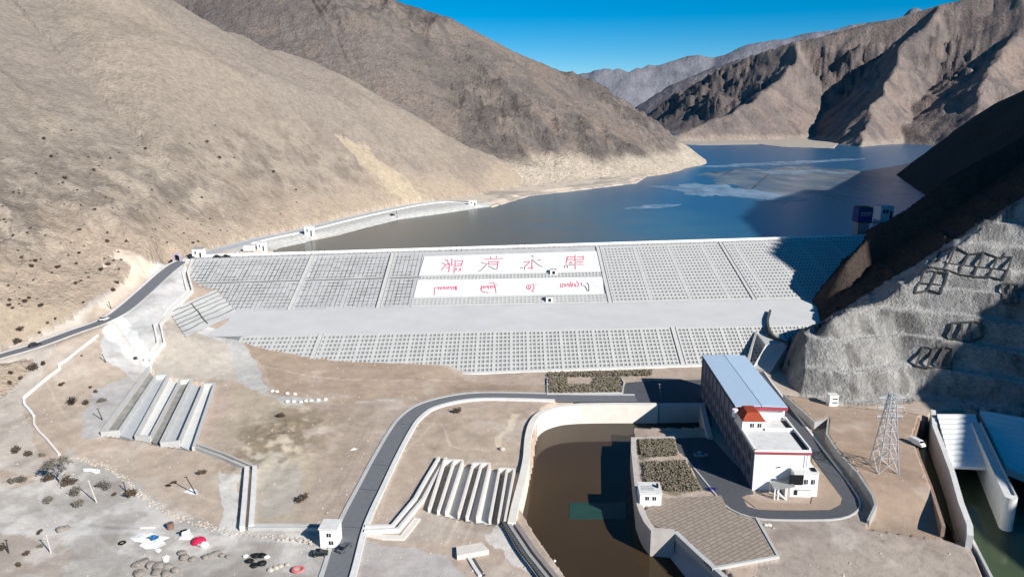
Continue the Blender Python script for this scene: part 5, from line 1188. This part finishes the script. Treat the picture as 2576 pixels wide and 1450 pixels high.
# ------------------------------------------------------------------ walls of the gravel flats
wall_thing("boundary_wall", "thin white boundary wall winding down the left bank", "wall", [(x, y, z + .7) for x, y, z in hits(((246,846),(212,876),(172,908),(148,922),(150,932),(128,946),(96,972),(60,1004),(62,1020),(78,1040),(86,1050)))], .8, 1.4, WPAINT)
wall_thing("boundary_wall", "lower end of the white wall running to the bare tree", "wall", [(x, y, z + .6) for x, y, z in hits(((86,1051),(86,1070),(100,1090),(118,1106),(134,1128),(150,1146)))], .7, 1.3, mat("chalky_wall", (220,214,206), .9, var=.1, scale=1.0))
t = thing("rubble_bank", "pale rubble bank edging the gravel flats below the bare tree", "rubble", hit(350,1240)); p0 = t.location.copy(); rng = random.Random(71); L_ = sample(hits(((178,1152),(230,1164),(280,1180),(312,1200),(332,1228),(372,1258),(420,1288),(470,1308),(540,1328),(600,1342),(700,1352),(790,1362))), 330); mb = MB()
for x, y, z in L_: rock(mb, (x - p0[0] + rng.gauss(0, .5), y - p0[1] + rng.gauss(0, .7), z - p0[2]), rng.uniform(.2, .62), rng, .6, 1)
o = mb.build("stone", STONE, t); o["kind"] = "stuff"
# ------------------------------------------------------------------ garden beds
PLANT = mat("dry_hedge_leaf", (116,108,92), .9, var=.35, scale=1.5)
def bed(name, label, polypx, z, n, size, seed, hgt=.9):
    rng = random.Random(seed); P = [U(x, y, z)[:2] for x, y in polypx]; xs = [p[0] for p in P]; ys = [p[1] for p in P]; mb = MB(); k = 0
    while k < n:
        x, y = rng.uniform(min(xs), max(xs)), rng.uniform(min(ys), max(ys))
        if not inpoly(np.array([x]), np.array([y]), P)[0]: continue
        if vnoise(np.array([x * .9]), np.array([y * 1.6]), seed)[0] < -.22: k += 1; continue
        k += 1; p = Vector((x, y, z + rng.random() * hgt)); u = Vector((rng.gauss(0, 1), rng.gauss(0, 1), rng.gauss(0, 1))).normalized(); v = u.orthogonal().normalized(); s = size * rng.uniform(.5, 1.4)
        mb.add([p - u * s, p + v * s * .7, p + u * s, p - v * s * .7], [(0, 1, 2, 3)])
    o = mb.build(name, PLANT); o["kind"] = "stuff"; return tag(o, label, "hedge")
bed("hedge_planting", "dry olive hedge filling the upper garden bed", ((1606,1108),(1696,1106),(1704,1146),(1614,1150)), 1.0, 5200, .3, 81)
bed("hedge_planting", "dry olive hedge filling the lower and larger garden bed", ((1616,1164),(1722,1160),(1764,1234),(1628,1236)), 1.0, 7600, .3, 82)
bed("hedge_planting", "dark dry hedge bed with a bare middle at the foot of the dam", ((1380,951),(1428,950),(1428,968),(1495,966),(1497,950),(1562,949),(1566,984),(1380,987)), .3, 5200, .34, 83)
bed("hedge_planting", "narrow dry hedge strip along the toe of the dam", ((1380,938),(1640,932),(1640,944),(1380,948)), .4, 3600, .34, 84)
t = thing("bed_kerb", "pale kerb round the hedge bed at the foot of the dam", "kerb", U(1470,970,.3))
lp(MB().wall([U(x, y, .7) for x, y in ((1377,948),(1377,989),(1566,986),(1570,960),(1562,947))], .5, 1.2), t).build("kerbstone", CONC, t)
# ------------------------------------------------------------------ frames on the cut slope
def frame(label, quad, nx, ny, extra=()):
    A, B, C_, D_ = [np.array(q) for q in quad]; t = thing("slope_frame", label, "slope frame", hit(*((A + C_) / 2)))
    def P(u, v): return hit(*((A * (1 - u) + B * u) * (1 - v) + (D_ * (1 - u) + C_ * u) * v))
    def node(u, v): x, y, z = P(u, v); return np.array((x, y - .15, z + .2))
    N = [[node(i / nx, j / ny) for j in range(ny + 1)] for i in range(nx + 1)]
    for i in range(nx + 1):
        for j in range(ny + 1):
            for di, dj in ((1, 0), (0, 1)):
                if i + di <= nx and j + dj <= ny and math.dist(N[i][j], N[i + di][j + dj]) < 30: 
                    S_ = [N[i][j] * (1 - f_) + N[i + di][j + dj] * f_ for f_ in (0, .2, .4, .6, .8, 1)]; mb = MB()
                    for p_ in S_: p_[2] = max(p_[2], gz(p_[0], p_[1]) + .1)
                    for p_, q_ in zip(S_[:-1], S_[1:]):
                        if math.dist(p_, q_) < 12: mb.beam(p_, q_, .75, .7)
                    if mb.v: lp(mb, t).build("beam", JOINT, t)  # beams coloured dark to carry the frame's shadow lines
frame("long concrete frame of ten bays high on the grey cut slope", ((2364,636),(2544,657),(2523,708),(2334,682)), 5, 2)
frame("small concrete frame of four bays below the long one", ((2323,692),(2383,696),(2365,745),(2301,740)), 2, 2)
frame("dark concrete frame low on the cut slope", ((2322,878),(2397,887),(2392,932),(2302,922)), 3, 1)
frame("narrow concrete frame at the right edge of the cut slope", ((2520,716),(2562,720),(2560,770),(2523,768)), 2, 1)
frame("concrete frame between two ledges near the shadow edge", ((2395,815),(2470,820),(2468,862),(2390,856)), 3, 1)
# ------------------------------------------------------------------ lakeside quay and ice
ql = onland(((505,648),(560,633),(655,608)), .8)
wall_thing("quay_wall", "low white wall on the lake side of the quay road", "wall", [(x, y, z + 1.0) for x, y, z in offset_line(r_lake[8:], -5.2)], .9, 2.0, WPAINT)
wall_thing("quay_wall", "dark thin wall between the quay road and the sandy bank", "wall", [(x, y, z + .9) for x, y, z in offset_line(r_lake, 5.0)], .5, 1.6, GREYC)
RIP = mat("pale_riprap", (190,188,182), .95, var=.25, scale=.5, bump=.8)
up_ = sample([(x, y, z) for x, y, z in offset_line(r_lake[6:], -5.4)], 90); dn_ = sample([U(x, y, 25.4) for x, y in ((560,662),(690,632),(792,606),(855,593),(1000,555),(1130,537),(1262,517))], 90)
G_ = np.array([[np.array(a) * (1 - k / 8) + np.array(b) * (k / 8) for k in range(9)] for a, b in zip(up_, dn_)]); G_[..., 2] = np.maximum(terrain(G_[..., 0], G_[..., 1])[0] + .35, G_[..., 2] - .1) + .25 * fbm(G_[..., 0] / 3, G_[..., 1] / 3, 5, 3)
mb = MB(); mb.add([tuple(p) for p in G_.reshape(-1, 3)], [(9 * i + k, 9 * i + k + 1, 9 * i + 10 + k, 9 * i + 9 + k) for i in range(89) for k in range(8)]); struct(mb.build("lake_bank", RIP, smooth=True))
A_, B_, C2_, D2_ = [np.array(c) for c in ((424,786),(543,731),(600,792),(468,850))]
def apron(u, v, up): x, y, z = hit(*((A_ * (1 - u) + B_ * u) * (1 - v) + (D2_ * (1 - u) + C2_ * u) * v)); return (x, y, z + up)
t = thing("abutment_apron", "pale striped concrete apron between the zigzag channel and the dam", "apron", apron(.5, .5, 0)); mb = MB(); n = 12
mb.add([apron(i / n, j / n, .35) for i in range(n + 1) for j in range(n + 1)], [(i * (n + 1) + j, (i + 1) * (n + 1) + j, (i + 1) * (n + 1) + j + 1, i * (n + 1) + j + 1) for i in range(n) for j in range(n)]); lp(mb, t).build("slab", CONC, t)
for v in (.08, .22, .36, .5, .64, .8):
    L_ = [apron(u, v, .5) for u in np.linspace(0, 1, 7)]
    lp(MB().wall(L_, .28, .3), t).build("joint", JOINT, t)
lp(MB().wall([apron(.45, v, .7) for v in np.linspace(.1, .9, 6)], .5, .6), t).build("gutter", JOINT, t)
ICE = mat("grey_ice", (136,136,132), .25, var=.10, scale=.03, spec=.5, c2=(156,160,162)); ICEB = mat("blue_white_ice", (150,172,190), .3, var=.1, scale=.05, spec=.4)
for m_, sc_ in ((ICE, .035), (ICEB, .05)):          # melting ice, thin and broken where the noise is low
    nt_ = m_.node_tree; bs_ = nt_.nodes["Principled BSDF"]; g_ = nt_.nodes.new("ShaderNodeNewGeometry"); mp_ = nt_.nodes.new("ShaderNodeMapping"); mp_.inputs["Scale"].default_value = (.7, .25, 1); n_ = nt_.nodes.new("ShaderNodeTexNoise"); n_.inputs["Scale"].default_value = sc_; n_.inputs["Detail"].default_value = 7; n_.inputs["Roughness"].default_value = .65
    r_ = nt_.nodes.new("ShaderNodeMapRange"); r_.inputs[1].default_value = .30; r_.inputs[2].default_value = .62; r_.inputs[3].default_value = 0.08; r_.inputs[4].default_value = .85
    link(nt_, g_.outputs["Position"], mp_.inputs["Vector"]); link(nt_, mp_.outputs[0], n_.inputs["Vector"]); link(nt_, n_.outputs["Fac"], r_.inputs[0]); link(nt_, r_.outputs[0], bs_.inputs["Alpha"])
def ice(label, poly, m, seed, wob=6.0):
    P = [np.array(U(x, y, WATER)[:2]) for x, y in poly]; out = []
    for a, b in zip(P, P[1:] + P[:1]):
        n = max(3, int(np.hypot(*(b - a)) / 4))
        for k in range(n):
            q = a + (b - a) * k / n; g = [float(fbm(np.array([q[0] / 26 + o_]), np.array([q[1] / 60 + o_]), seed * 31, 5, .6)[0]) for o_ in (0, 50)]
            out.append((q[0] + g[0] * wob * 4, q[1] + g[1] * wob * 9))
    mb = MB(); mb.prism(out, WATER - .1, WATER + .06 + .01 * (seed % 5)); return tag(mb.build("ice_sheet", m), label, "ice")
ice("large grey brown sheet of ice before the far right bank", ((1760,440),(1850,424),(2000,420),(2120,424),(2340,455),(2330,466),(2200,490),(2100,500),(1960,498),(1840,470)), ICE, 1, 5)
ice("long thin white streak of ice across the far blue water", ((1706,420),(1850,412),(1990,405),(2176,398),(2178,401),(2000,412),(1850,419)), ICEB, 2, 2)
ice("short pale streak of ice behind the large grey sheet", ((1880,432),(1960,428),(2060,428),(2150,436),(2040,437),(1940,438)), ICEB, 3, 2)
ice("pale blue broken ice left of the large grey sheet", ((1640,470),(1760,458),(1900,478),(2050,500),(1960,512),(1880,500),(1770,492)), ICEB, 4, 4)
ice("thin pale ice streak in the middle of the lake", ((1570,522),(1640,516),(1720,514),(1700,520),(1620,526)), ICEB, 5, 1.5)
# loose stones over the near ground, too many to count
rng = random.Random(77); mb = MB(); NP = np.array([(rng.uniform(-200, 175), 150 + 260 * rng.random() ** 1.6) for _ in range(5200)])
Zs, Ls, _ = terrain(NP[:, 0], NP[:, 1])
rdist = np.min([distline(NP[:, 0], NP[:, 1], l)[0] - w for l, w in ROADS], 0)
yard = inpoly(NP[:, 0], NP[:, 1], [U(x, y, 0)[:2] for x, y in ((1450,1000),(1570,940),(1950,900),(2190,1300),(1960,1310),(1955,1400),(1790,1440),(1600,1300),(1580,1100))])
for (x, y), z, l, rd in zip(NP, Zs, rdist, Ls):
    if z < -4 or l < .8 or (z > 9 and y > 300 and x > -120): continue
    if inpoly(np.array([x]), np.array([y]), [(130, 150), (100, 150), (60, 200), (60, 300), (130, 300)])[0] and rng.random() < .5: continue
    r = .10 + .28 * rng.random() ** 4
    mb.add([(x - r, y - r * .6, z - .05), (x + r, y - r * .7, z - .05), (x + r * .8, y + r, z - .05), (x - r * .7, y + r * .8, z - .05), (x, y, z + r * 1.1)], [(0, 1, 4), (1, 2, 4), (2, 3, 4), (3, 0, 4)])
o = mb.build("loose_stones", STONE); o["kind"] = "stuff"; tag(o, "loose pale stones scattered over the bare ground", "stones")
